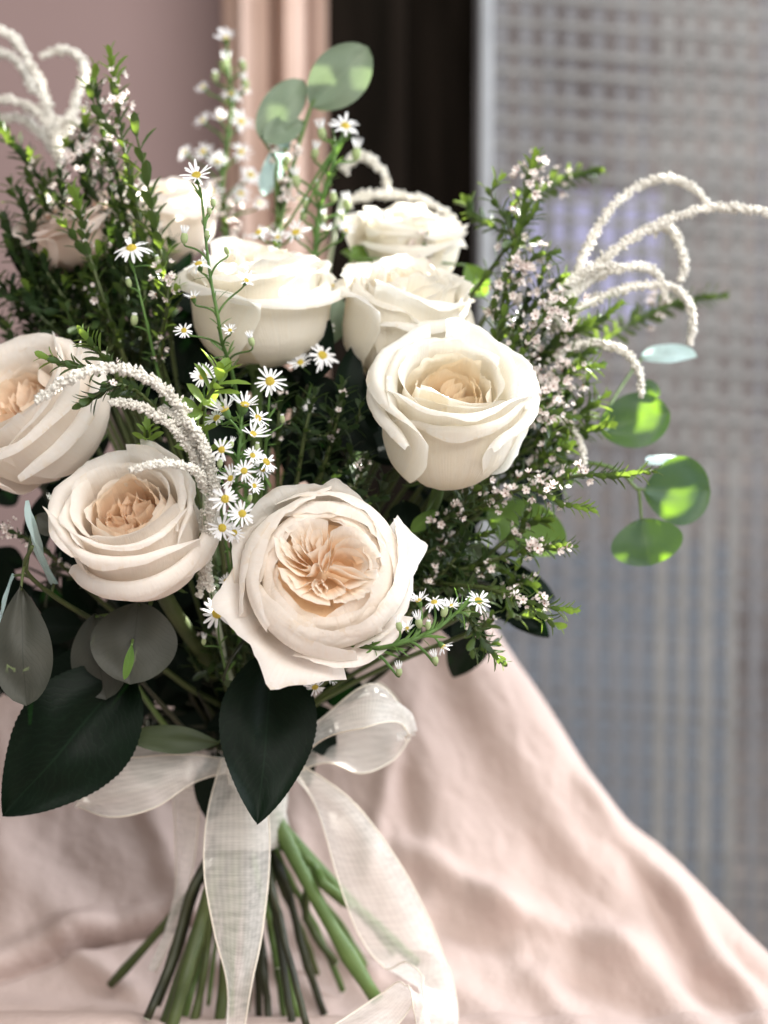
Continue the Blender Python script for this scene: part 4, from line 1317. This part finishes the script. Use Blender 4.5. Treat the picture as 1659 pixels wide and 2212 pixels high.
def aster_cup():
    V, F = [], []
    prof = [(.05, -.55), (.16, -.45), (.24, -.2), (.25, .02), (.22, .12)]
    for r, z in prof:
        for k in range(10):
            a = 2 * math.pi * k / 10
            V.append((r * math.cos(a), r * math.sin(a), z))
    for i in range(len(prof) - 1):
        for k in range(10):
            F.append((i * 10 + k, i * 10 + (k + 1) % 10, i * 10 + 10 + (k + 1) % 10, i * 10 + 10 + k))
    me = bpy.data.meshes.new("bract_cup")
    me.from_pydata(V, [], F)
    me.polygons.foreach_set("use_smooth", [True] * len(F))
    me.materials.append(STEM_ASTER)
    return me


def bud_mesh(tuft):
    V, F = [], []
    prof = [(.05, -.75), (.3, -.6), (.44, -.2), (.42, .2), (.3, .5), (.16, .62)]
    for r, z in prof:
        for k in range(9):
            a = 2 * math.pi * k / 9
            V.append((r * math.cos(a), r * math.sin(a), z))
    for i in range(len(prof) - 1):
        for k in range(9):
            F.append((i * 9 + k, i * 9 + (k + 1) % 9, i * 9 + 9 + (k + 1) % 9, i * 9 + 9 + k))
    nb = len(F)
    for k in range(10):
        a = 2 * math.pi * k / 10
        b = len(V)
        for (r, z, wd) in ((.22, .4, .09), (.30 + tuft * .2, .7 + .35 * tuft, .09), (.20 + tuft * .5, .8 + .75 * tuft, .03)):
            e = (math.cos(a), math.sin(a))
            for m in (-1, 1):
                V.append((e[0] * r - e[1] * wd * m, e[1] * r + e[0] * wd * m, z))
        F += [(b, b + 1, b + 3, b + 2), (b + 2, b + 3, b + 5, b + 4)]
    me = bpy.data.meshes.new("bud")
    me.from_pydata(V, [], F)
    me.polygons.foreach_set("use_smooth", [True] * len(F))
    me.materials.append(BUD)
    me.materials.append(RAY)
    me.polygons.foreach_set("material_index", [0] * nb + [1] * (len(F) - nb))
    return me


RAYS = [aster_rays(1, 19, .05), aster_rays(2, 20, .25), aster_rays(3, 16, -.4), aster_rays(4, 23, .1), aster_rays(5, 18, -.1)] + [aster_rays(10 + k, 15 + (k * 5) % 8, (.05, .25, -.4, .1, -.1)[k % 5]) for k in range(15)]
DISCS = [aster_disc(1), aster_disc(2)]
CUPM = aster_cup()
BUDS = [bud_mesh(0.0), bud_mesh(0.8)]


def aster(label, path, heads, buds=(), seed=0, r=0.0006, leaves=14, to_bind=True, needle=36):
    """path from tip to foot; heads: (dx,dy,y,size px (diameter), facing, ray set); buds: (dx,dy,y,size px, tufted)"""
    rr = random.Random(seed + 900)
    root = thing("aster_sprig", label, "aster", "white aster sprigs")
    main = smooth_path([P(*p) for p in path], 50)
    full = main
    if to_bind:
        end = main[-1]
        full = main + bez(end, end + (end - main[-3]).normalized() * .03, BIND + Vector((0, 0, .05)), BIND + Vector((rr.uniform(-.01, .01), rr.uniform(-.01, .01), 0)), 10)[1:]
    Vs, Fs = [], []
    tube(Vs, Fs, full, r * .7, r * 1.6, 6)

    def pedicel(pt, facing):
        best, bd = None, 9
        for i, q in enumerate(main):
            d = (q - pt).length
            along = (pt - q).dot((main[max(0, i - 1)] - main[min(len(main) - 1, i + 1)]).normalized())
            if along < d * .35 and i > 1:
                continue
            if d < bd:
                best, bd = q, d
        if best is None:
            best = main[0]
        # go somewhat further down for a natural fork
        i = min(len(main) - 1, main.index(best) + 2)
        q = main[i]
        m1 = q.lerp(pt, .4) + (main[max(0, i - 4)] - q) * .5
        pth = bez(q, m1, pt - facing * (pt - q).length * .25, pt, 10)
        tube(Vs, Fs, pth, r * .8, r * .55, 5)
        return pth

    items = []
    for (dx, dy, y, size, facing, rs) in heads:
        f = Vector(facing).normalized()
        s = px(size, y) / 2 * rr.uniform(.82, 1.05)
        c = P(dx, dy, y)
        pedicel(c - f * (s * .5), f)
        items.append((c, f, s, rs))
    pths = []
    for (dx, dy, y, size, tf) in buds:
        c = P(dx, dy, y)
        f = (Vector((rr.uniform(-.3, .3), rr.uniform(-.5, .1), 1))).normalized()
        s = px(size, y) / 1.6
        pths.append(pedicel(c - f * (s * .6), f))
        items.append((c, f, s, ("bud", tf)))
    # needle leaves along the stem
    for i in range(leaves):
        k = rr.randrange(3, len(main) - 2)
        p = main[k]
        t = (main[k - 1] - main[k + 1]).normalized()
        o = Vector((rr.gauss(0, 1), rr.gauss(0, 1), rr.gauss(0, 1))).normalized()
        d = (t * .9 + o).normalized()
        L = px(needle, path[0][2]) * rr.uniform(.6, 1.3)
        small_leaf(Vs, Fs, p, d, t - o * .2, L, L * .13)
    mesh_obj("stem", Vs, Fs, STEM_ASTER, root)
    for (c, f, s, rs) in items:
        M = Matrix.Translation(c) @ f.to_track_quat('Z', 'Y').to_matrix().to_4x4() @ Matrix.Rotation(rr.uniform(0, 6.28), 4, 'Z') @ Matrix.Scale(s, 4)
        if isinstance(rs, tuple):
            o = bpy.data.objects.new("bud", BUDS[1 if rs[1] else 0])
            COL.objects.link(o)
            o.parent = root
            o.matrix_world = M
            continue
        h = bpy.data.objects.new("flower_head", CUPM)
        COL.objects.link(h)
        h.parent = root
        h.matrix_world = M
        for nm, me in (("ray_petals", RAYS[rs + 5 * rr.randrange(4)]), ("disc", DISCS[rr.randrange(2)])):
            o = bpy.data.objects.new(nm, me)
            COL.objects.link(o)
            o.parent = h
    set_origin_twig(root, full[-1])
    return root


FC = (0, -1, .3)
FU = (0, -.55, .85)
aster("thin aster stem with one open daisy at its top, before the side-on cream rose", [(432, 405, .03), (438, 450, .03), (447, 540, .03), (458, 620, .03), (470, 680, .03), (480, 740, .035), (500, 800, .05), (520, 900, .07)],
      [(425, 382, .03, 78, (-.05, -.75, .65), 4), (430, 573, .03, 66, (-.2, -.5, .8), 1), (531, 608, .028, 46, (.35, -.6, .6), 2), (398, 715, .025, 52, (-.1, -.9, .4), 0), (497, 715, .025, 36, (0, -.8, .6), 2), (418, 645, .03, 40, (-.2, -.3, .95), 2)],
      [(460, 437, .03, 22, 0), (452, 455, .03, 20, 0), (398, 513, .03, 30, 1), (447, 505, .03, 22, 0), (490, 540, .03, 22, 0), (543, 737, .03, 26, 1), (440, 480, .032, 18, 0)], 1, leaves=34, r=.0007)
aster("pale aster stem with single broad daisy on the wall side of the thin aster stem", [(285, 565, .05), (298, 620, .05), (315, 690, .05), (335, 780, .06), (360, 880, .07)],
      [(285, 540, .045, 92, (-.1, -.6, .75), 1)], [(278, 610, .05, 24, 0), (290, 690, .05, 30, 0), (340, 560, .055, 20, 0)], 2, leaves=16)
aster("crowded cluster of white asters spilling beside the amaranth spikes", [(520, 885, -.005), (520, 940, -.01), (512, 1000, -.01), (503, 1060, .0), (500, 1130, .02), (505, 1220, .05)],
      [(487, 888, -.015, 84, (-.4, -.3, .85), 2), (470, 905, -.005, 70, (-.4, -.6, .6), 0), (528, 878, -.01, 86, (.2, -.4, .9), 2), (555, 905, -.005, 70, (.6, -.5, .6), 0), (545, 940, -.01, 76, (.5, -.6, .6), 2), (480, 972, -.022, 66, (-.2, -.9, .2), 3),
       (527, 1018, -.02, 64, (.1, -.95, .25), 0), (573, 1000, -.01, 64, (.6, -.5, .5), 1), (565, 1015, -.005, 56, (.5, -.7, .4), 3), (487, 1078, -.026, 82, (-.05, -1, .15), 0), (523, 1110, -.022, 66, (.15, -.95, .2), 4), (481, 1140, -.02, 76, (-.1, -1, .0), 1),
       (500, 1035, -.015, 56, (-.3, -.8, .4), 2), (548, 1050, -.015, 50, (.5, -.8, .3), 2), (505, 1150, -.01, 50, (.3, -.9, -.1), 0), (545, 985, -.012, 56, (.3, -.8, .4), 4)],
      [(555, 965, -.01, 22, 0), (475, 1000, -.02, 24, 0), (540, 1075, -.015, 20, 0), (500, 960, -.02, 20, 1)], 3, leaves=40, r=.0009)
aster("solitary aster facing out of the dark hollow below the side-on rose", [(583, 845, .02), (580, 880, .02), (575, 950, .03), (565, 1050, .05)], [(583, 825, .018, 84, (.1, -.95, .3), 3)], [(610, 905, .03, 22, 0)], 4, leaves=14)
aster("aster seen against dark leaves behind the lime twig tip", [(440, 840, .015), (442, 880, .02), (450, 960, .03), (470, 1060, .05)], [(440, 815, .01, 70, (-.2, -.8, .5), 3), (412, 880, .015, 46, (-.5, -.7, .4), 2)], [], 5, leaves=8)
aster("shaded aster between the half open and wide open roses, over black leaves", [(470, 1340, .03), (475, 1390, .035), (490, 1460, .05), (510, 1560, .08)], [(470, 1324, .02, 84, (-.1, -1, -.05), 0), (487, 1255, .03, 40, (.2, -.9, .3), 2)], [(440, 1385, .03, 20, 1), (450, 1250, .03, 26, 1)], 6, leaves=10)
aster("shaded aster hanging under the wide open rose above the ribbon loop", [(690, 1465, .03), (660, 1500, .035), (620, 1560, .06), (570, 1660, .09)], [(680, 1482, .02, 62, (.2, -.8, -.5), 1), (715, 1462, .025, 40, (.5, -.8, 0), 2)], [(735, 1455, .02, 20, 1)], 7, leaves=12)
aster("low spreading aster sprig with hooked bare tendril over the pink cloth", [(1030, 1290, -.01), (990, 1320, -.015), (940, 1360, -.02), (880, 1385, -.025), (820, 1400, -.02), (770, 1400, .0), (700, 1440, .04)],
      [(1032, 1300, -.012, 74, (.3, -.7, .65), 3), (938, 1303, -.02, 64, (-.1, -.5, .85), 1), (905, 1300, -.02, 50, (-.3, -.2, .95), 2), (975, 1310, -.018, 40, (.1, -.5, .8), 2), (955, 1395, -.02, 50, (.7, -.3, -.7), 2), (880, 1360, -.018, 40, (-.3, -.4, .8), 2)],
      [(960, 1320, -.02, 30, 1), (905, 1345, -.025, 30, 1), (1010, 1320, -.01, 24, 1), (940, 1425, -.02, 26, 1), (862, 1450, -.02, 26, 1), (862, 1352, -.025, 26, 1), (925, 1350, -.025, 24, 0)], 8, leaves=60, r=.0009, needle=46)
aster("tall blurred aster spire standing before the peach curtain", [(490, 100, .22), (495, 160, .22), (500, 230, .22), (490, 320, .22), (480, 420, .22), (490, 540, .18)],
      [(488, 85, .22, 50, (-.1, -.6, .8), 2), (440, 190, .22, 45, (-.5, -.5, .6), 0), (500, 205, .22, 54, (0, -.6, .7), 1), (530, 195, .22, 37, (.5, -.5, .6), 0), (440, 262, .22, 50, (-.5, -.6, .6), 4), (520, 265, .22, 57, (.3, -.8, .5), 0), (475, 255, .22, 41, (0, -.8, .5), 2),
       (400, 330, .22, 49, (-.6, -.5, .6), 1), (440, 330, .22, 57, (-.3, -.7, .6), 0), (520, 330, .22, 54, (.3, -.8, .5), 3), (540, 380, .22, 57, (.4, -.7, .5), 1), (470, 350, .22, 60, (0, -.8, .5), 4), (455, 415, .22, 65, (0, -.8, .5), 0), (520, 420, .22, 54, (.2, -.7, .6), 1), (560, 440, .22, 45, (.4, -.7, .5), 3)],
      [(485, 140, .22, 34, 1), (525, 140, .22, 26, 0), (465, 165, .22, 26, 0), (530, 180, .22, 26, 1)], 9, leaves=20, r=.0009)
aster("blurred aster sprig with bright buds in front of the dark jamb", [(735, 300, .13), (722, 340, .13), (705, 400, .13), (690, 460, .13), (680, 560, .13)],
      [(745, 275, .13, 74, (.2, -.8, .6), 3), (640, 505, .12, 70, (-.2, -.7, .7), 0), (560, 505, .12, 66, (-.4, -.6, .7), 1), (600, 515, .12, 50, (-.2, -.7, .6), 4), (745, 500, .12, 50, (.3, -.5, .8), 2), (705, 498, .12, 40, (.1, -.5, .9), 2)],
      [(695, 287, .13, 34, 1), (770, 330, .13, 36, 1), (680, 330, .13, 30, 1), (640, 390, .13, 34, 1), (660, 440, .13, 26, 0), (720, 425, .13, 28, 0), (750, 440, .13, 30, 1), (685, 400, .13, 24, 0), (740, 470, .13, 22, 1), (700, 470, .13, 22, 1), (655, 465, .13, 26, 0), (620, 345, .13, 26, 0)], 10, leaves=44, r=.0010, needle=50)
aster("shaded asters tucked in the gap between the two middle cream roses", [(690, 760, .08), (680, 800, .08), (660, 880, .085), (630, 1000, .09)],
      [(695, 770, .07, 76, (.3, -.7, .5), 1), (650, 785, .07, 66, (-.2, -.7, .5), 2), (700, 710, .08, 60, (.2, -.6, .7), 0), (720, 620, .10, 50, (.2, -.6, .7), 0), (668, 880, .08, 36, (0, -.9, .3), 2)], [(640, 740, .075, 24, 0)], 11, leaves=12)

# ------------------------------------------------------------------ amaranth
def tassel_geo(path, rad, seed, density=1.0, coarse=1.15, taper=0.6):
    rr = random.Random(seed)
    V, F = [], []
    tube(V, F, path, rad * .55 * taper, rad * .62, 7)
    length = sum((path[i + 1] - path[i]).length for i in range(len(path) - 1))
    n = int(length / rad * 15 * density)
    for i in range(n):
        t = rr.random()
        f = t * (len(path) - 1)
        k = min(len(path) - 2, int(f))
        p = path[k].lerp(path[k + 1], f - k)
        tt, s, q = frame_at(path, k)
        a = rr.uniform(0, 6.28)
        o = s * math.cos(a) + q * math.sin(a)
        rl = rad * (taper + (1 - taper) * t) * (.55 + .45 * min(1, t * 12))
        rl *= 1 + .34 * noise.noise(Vector((t * length / rad * .55, seed, 0))) + (.35 if rr.random() < .04 else 0)
        c = p + o * (rl * rr.uniform(.55, .88)) + tt * rr.uniform(-.1, .1) * rad
        sz = rad * rr.uniform(.20, .36) * coarse
        d = (o + tt * -.35 + Vector((rr.uniform(-.4, .4), rr.uniform(-.4, .4), rr.uniform(-.4, .4)))).normalized()
        e1 = d.cross(tt)
        if e1.length < 1e-5:
            continue
        e1.normalize()
        e2 = d.cross(e1)
        b = len(V)
        for m in (e1, e2, -e1, -e2):
            V.append(c + m * sz * rr.uniform(.7, 1.1))
        V.append(c + d * sz * 1.25)
        V.append(c - d * sz)
        for k2 in range(4):
            F.append((b + k2, b + (k2 + 1) % 4, b + 4))
            F.append((b + (k2 + 1) % 4, b + k2, b + 5))
    return V, F


def amaranth(label, tassels, stem, seed=0, density=1.0):
    """tassels: (list of print points tip->root, radius px)"""
    root = thing("amaranth_sprig", label, "amaranth", "white amaranth sprigs")
    st = smooth_path([P(*p) for p in stem], 16)
    end = st[-1]
    full = st + bez(end, end + (end - st[-3]).normalized() * .03, BIND + Vector((0, 0, .05)), BIND + Vector((.004, .004, 0)), 10)[1:]
    Vs, Fs = [], []
    tube(Vs, Fs, full, .0012, .0018, 7)
    mesh_obj("stem", Vs, Fs, TASSEL_STEM, root)
    for k, (pts, rad) in enumerate(tassels):
        pp = smooth_path([P(*p) for p in pts], 40)
        V, F = tassel_geo(pp, px(rad, pts[0][2]), seed + k, density)
        mesh_obj("flower_spike", V, F, TASSEL, root)
    set_origin_twig(root, full[-1])


amaranth("crisp white amaranth with spikes arching over the blush roses", [
    ([(76, 868, -.035), (150, 818, -.035), (230, 795, -.03), (300, 808, -.025), (360, 845, -.018), (398, 895, -.012), (425, 960, -.008), (442, 1040, .0)], 17),
    ([(238, 868, -.02), (290, 875, -.018), (340, 898, -.016), (385, 935, -.012), (420, 985, -.008), (440, 1040, .0)], 15),
    ([(280, 1016, -.045), (335, 1003, -.04), (385, 1003, -.03), (425, 1020, -.018), (446, 1060, -.005)], 13),
    ([(345, 880, -.012), (370, 892, -.012), (400, 920, -.012), (425, 960, -.01)], 13),
    ([(400, 905, -.016), (425, 935, -.016), (445, 980, -.014), (458, 1040, -.008)], 15),
    ([(432, 940, -.01), (452, 990, -.012), (460, 1050, -.008), (452, 1110, .0)], 14),
    ([(470, 1030, -.012), (465, 1070, -.01), (455, 1120, .0), (448, 1170, .01)], 13),
    ([(455, 1275, .02), (446, 1230, .02), (445, 1170, .015), (442, 1100, .01)], 15),
    ([(430, 1290, .03), (440, 1240, .03), (445, 1190, .025)], 13)],
    [(442, 1040, .0), (446, 1140, .01), (455, 1260, .04), (480, 1400, .07)], 1, 1.25)
amaranth("blurred pale amaranth curling before the mauve wall", [
    ([(-20, 60, .20), (20, 75, .20), (55, 120, .20), (85, 180, .20), (105, 240, .20), (118, 310, .20)], 16),
    ([(-30, 110, .22), (20, 120, .22), (50, 150, .22), (75, 200, .22)], 13),
    ([(88, 122, .20), (130, 108, .20), (172, 122, .20), (180, 165, .20), (160, 230, .20), (140, 290, .20), (125, 350, .20)], 14),
    ([(-20, 220, .20), (20, 215, .20), (70, 235, .20), (105, 270, .20), (120, 330, .20)], 15),
    ([(-20, 260, .21), (40, 255, .21), (90, 290, .21), (115, 330, .21)], 15),
    ([(165, 330, .19), (185, 290, .19), (175, 268, .19), (140, 260, .19), (120, 275, .19), (130, 340, .19)], 13)],
    [(122, 320, .20), (130, 380, .20), (160, 500, .20), (230, 700, .19)], 30, .9)
amaranth("sunlit pale amaranth drooping in long arcs before the woven screen", [
    ([(1530, 440, .13), (1490, 400, .13), (1435, 386, .13), (1380, 402, .13), (1320, 450, .12), (1270, 530, .12), (1235, 620, .11), (1190, 720, .11)], 13),
    ([(1690, 470, .12), (1620, 452, .12), (1530, 450, .12), (1430, 480, .115), (1350, 525, .11), (1270, 590, .11), (1190, 680, .10)], 14),
    ([(1470, 608, .13), (1480, 570, .13), (1465, 520, .13), (1440, 490, .13), (1400, 500, .13)], 14),
    ([(1350, 575, .10), (1300, 575, .10), (1250, 595, .10), (1200, 640, .10), (1160, 700, .10)], 13),
    ([(1438, 650, .12), (1428, 605, .12), (1395, 578, .12), (1340, 580, .11), (1270, 610, .11), (1190, 690, .10)], 13),
    ([(1490, 745, .12), (1497, 690, .12), (1480, 640, .12), (1440, 618, .12), (1370, 620, .115), (1290, 645, .11), (1200, 700, .10)], 13),
    ([(1385, 858, .10), (1383, 810, .10), (1360, 770, .10), (1310, 745, .10), (1250, 745, .10), (1180, 780, .10)], 13),
    ([(1262, 1005, .09), (1255, 960, .09), (1235, 920, .09), (1200, 900, .09)], 11),
    ([(1240, 720, .11), (1232, 690, .11), (1210, 680, .11)], 11)],
    [(1190, 690, .105), (1140, 780, .105), (1060, 920, .11), (900, 1150, .12)], 60, .9)
amaranth("blurred amaranth arching behind the highest cream rose before the jamb", [
    ([(985, 500, .19), (970, 465, .19), (920, 435, .19), (860, 422, .19), (790, 422, .19), (740, 440, .19)], 14),
    ([(840, 420, .21), (830, 375, .21), (800, 345, .21), (765, 340, .21), (740, 370, .21)], 14)],
    [(738, 430, .19), (720, 520, .18), (690, 700, .16)], 90, .8)

# ------------------------------------------------------------------ extra cut stems below the tie
def cut_stem(label, end, rad, mat, jx, jy, bend=0.0, kind="cut stem"):
    root = thing("cut_stem", label, "stem", "cut stems below the ribbon")
    a = BIND + Vector((jx, jy, 0.05))
    e = P(*end)
    m = BIND + Vector((jx, jy, -.01))
    rb = random.Random(int(end[0] * 7 + end[1]))
    bend += rb.uniform(-.0022, .0022)
    rad *= rb.uniform(.62, .9)
    path = [catmull([a, m, m.lerp(e, .35) + Vector((bend, rb.uniform(-.004, .004), 0)), m.lerp(e, .7) + Vector((-bend * .5, rb.uniform(-.004, .004), 0)), e], i / 19) for i in range(20)]
    V, F = [], []
    rr = random.Random(int(end[0]))
    nd = [rr.uniform(.3, .9) for _ in range(2)]
    tube(V, F, path, rad, rad, 10, r_fn=lambda t: rad * (1 + .3 * sum(math.exp(-((t - q) / .025) ** 2) for q in nd)))
    mesh_obj("stalk", V, F, mat, root)
    V, F = [], []
    d = (path[-1] - path[-2]).normalized()
    tube(V, F, [e - d * .0005, e + d * .0006], rad * .86, rad * .84, 10)
    mesh_obj("cut_end", V, F, TASSEL_STEM, root)
    set_origin(root, e)


cut_stem("thick fresh green cut stem bent below the knot on the screen side", (760, 1960, .10), .0036, STEM, .012, -.004, .004)
cut_stem("thin dark brown cut stem at the wall side of the bundle", (318, 2200, .06), .0028, STEM_DARK, -.014, -.006)
cut_stem("brown cut stem beside the olive rose stem", (405, 2260, .08), .0026, STEM_OLIVE, -.008, -.004)
cut_stem("thick olive green cut stem with nodes", (362, 2250, .06), .0036, STEM_OLIVE, -.010, -.010)
cut_stem("slim green cut stem with a knuckle behind the front ribbon tail", (645, 2200, .09), .0026, STEM, .004, .004)
cut_stem("slim dark cut stem just beside the front ribbon tail", (665, 2225, .06), .0020, STEM_DARK, .003, .0)
cut_stem("yellow green cut stem under the thick fresh one", (725, 2080, .13), .0024, STEM_OLIVE, .008, .010, .006)
cut_stem("slender dark cut stem deep in the bundle", (560, 2200, .12), .0022, STEM_DARK, -.002, .012)
cut_stem("slender green cut stem deep in the bundle", (500, 2210, .11), .0022, STEM, -.006, .010)
cut_stem("dark brown cut stem showing past the ribbon tail tip", (640, 2260, .07), .0028, STEM_DARK, .006, .002)
cut_stem("thin green cut stem splayed to the back", (800, 2100, .16), .0022, STEM, .010, .014)
cut_stem("thin olive cut stem splayed to the back", (690, 2120, .16), .0020, STEM_OLIVE, .004, .016)
cut_stem("very thin green cut stem near the brown one", (450, 2170, .12), .0018, STEM, -.010, .012)
for k_, (ex, ey, eyy, mm, jx_, jy_, w_) in enumerate([(395, 2215, .10, STEM, -.009, .004, "leaning under the wall side tail"), (530, 2225, .13, STEM_OLIVE, -.001, .009, "straight down behind the front tail"), (615, 2215, .12, STEM, .003, .010, "beside the knuckled one"),
        (700, 2190, .12, STEM_DARK, .007, .006, "beneath the yellow green one"), (740, 2140, .14, STEM, .010, .004, "between the two thick green ones"), (340, 2170, .10, STEM_DARK, -.013, .004, "close to the thin dark brown one")]):
    cut_stem("slim cut stem " + w_, (ex, ey, eyy), .0023, mm, jx_, jy_)
cut_stem("short green cut stem close under the band", (600, 2090, .10), .0026, STEM, .002, -.006)
cut_stem("stout dark green cut stem behind the front tail", (470, 2240, .08), .0034, STEM_OLIVE, -.004, -.012)
cut_stem("thin blackish cut stem behind the front tail", (585, 2250, .09), .0022, STEM_DARK, .0, .006)
cut_stem("pale green cut stem fanned far to the screen side", (850, 2060, .17), .0020, STEM, .013, .010)
cut_stem("dark cut stem crossing behind the brown one", (420, 2230, .11), .0026, STEM_DARK, -.012, .008)

# ------------------------------------------------------------------ ribbon bow
def strip(parent, name, left, right, edge=True, n=60, m=9, puff=0.0, seed=0):
    """ribbon piece between two edge curves (print points with depth)"""
    a = smooth_path([P(*p) for p in left], n)
    b = smooth_path([P(*p) for p in right], n)
    V, pu, pv = [], [], []
    dist = 0
    for i in range(n):
        if i:
            dist += ((a[i] + b[i]) / 2 - (a[i - 1] + b[i - 1]) / 2).length
        t = (a[min(n - 1, i + 1)] - a[max(0, i - 1)])
        s = b[i] - a[i]
        nr = t.cross(s)
        nr = nr.normalized() if nr.length > 1e-9 else Vector((0, -1, 0))
        if nr.y > 0:
            nr = -nr
        for j in range(m):
            u = j / (m - 1)
            p = a[i].lerp(b[i], u) + nr * (puff * math.sin(u * math.pi) + .0012 * math.sin(u * 9 + i * .08 + seed) * (.3 + i / n))
            V.append(p)
            pu.append(u)
            pv.append(dist)
    o = mesh_obj(name, V, grid_faces(m, n), RIBBON, parent, attr={"pu": pu, "pv": pv})
    if edge:
        for c, off in ((0, .0), (m - 1, .0)):
            Ve, Fe = [], []
            tube(Ve, Fe, [V[i * m + c] for i in range(n)], .0004, .0004, 5)
            mesh_obj("edge", Ve, Fe, RIBBON_EDGE, o)
    return o


bow = thing("ribbon_bow", "sheer white organza ribbon bow with pale edges tied round the stems", "ribbon")
# loop on the screen side: front and back leaf of the loop
strip(bow, "loop", [(590, 1640, .085), (690, 1560, .07), (800, 1480, .07), (868, 1530, .085), (880, 1590, .10)],
      [(600, 1700, .085), (690, 1600, .05), (790, 1568, .04), (860, 1560, .06), (884, 1600, .09)], puff=.004)
strip(bow, "loop", [(600, 1690, .09), (700, 1650, .08), (780, 1672, .08), (850, 1640, .09), (880, 1590, .10)],
      [(590, 1640, .095), (690, 1560, .11), (790, 1470, .12), (850, 1500, .12), (884, 1570, .11)], puff=-.004)
# loop on the wall side
strip(bow, "loop", [(490, 1640, .085), (400, 1630, .06), (310, 1635, .06), (220, 1650, .06), (170, 1735, .07)],
      [(500, 1665, .085), (420, 1690, .06), (330, 1745, .05), (240, 1765, .055), (172, 1740, .07)], puff=.003)
strip(bow, "loop", [(490, 1630, .095), (420, 1600, .11), (330, 1580, .11), (230, 1620, .10), (170, 1735, .072)],
      [(495, 1670, .095), (420, 1700, .11), (340, 1700, .11), (250, 1720, .10), (175, 1745, .072)], puff=-.003)
# front tail
strip(bow, "tail", [(478, 1640, .075), (448, 1760, .05), (440, 1880, .04), (462, 2010, .04), (488, 2120, .045), (488, 2240, .05)],
      [(560, 1650, .07), (580, 1760, .055), (582, 1880, .05), (566, 2020, .045), (545, 2120, .04), (528, 2240, .045)], puff=.006)
# tail towards the cloth on the screen side
strip(bow, "tail", [(640, 1665, .09), (690, 1760, .085), (730, 1900, .08), (775, 2020, .08), (830, 2090, .075), (880, 2080, .06), (920, 2140, .045), (905, 2250, .03)],
      [(650, 1650, .085), (760, 1730, .08), (860, 1860, .085), (930, 1990, .09), (968, 2090, .09), (985, 2160, .08), (990, 2230, .07), (985, 2300, .06)], puff=.007)
strip(bow, "tail", [(905, 2260, .02), (895, 2180, .02), (870, 2120, .035), (820, 2150, .04), (740, 2200, .03), (640, 2260, .01)],
      [(960, 2310, .01), (935, 2230, .01), (905, 2160, .03), (860, 2210, .03), (790, 2270, .01), (690, 2320, .0)], puff=.002)
# faint tail at the wall side, hanging behind the stems
strip(bow, "tail", [(372, 1690, .11), (380, 1800, .115), (382, 1920, .12), (360, 2020, .12), (330, 2100, .12)],
      [(430, 1700, .105), (425, 1800, .105), (408, 1900, .105), (385, 2000, .11), (345, 2095, .115)], puff=.003)
# band round the stems and the knot
V, pu, pv = [], [], []
for i in range(24):
    a = 2 * math.pi * i / 23
    for j in range(8):
        z = .022 - .042 * j / 7
        rr_ = .0205 + .0015 * math.sin(a * 5 + j) + .002 * (j / 7 - .5) ** 2
        V.append(BIND + Vector((rr_ * math.cos(a), rr_ * .9 * math.sin(a), z)))
        pu.append(j / 7)
        pv.append(a * .02)
mesh_obj("band", V, grid_faces(8, 24), RIBBON, bow, attr={"pu": pu, "pv": pv}).modifiers.new("thickness", 'SOLIDIFY').thickness = 0.001
strip(bow, "knot", [(500, 1610, .085), (492, 1650, .075), (498, 1690, .085)], [(610, 1620, .085), (618, 1660, .072), (606, 1705, .085)], puff=.010, n=20)
set_origin(bow, BIND)

bpy.context.view_layer.update()
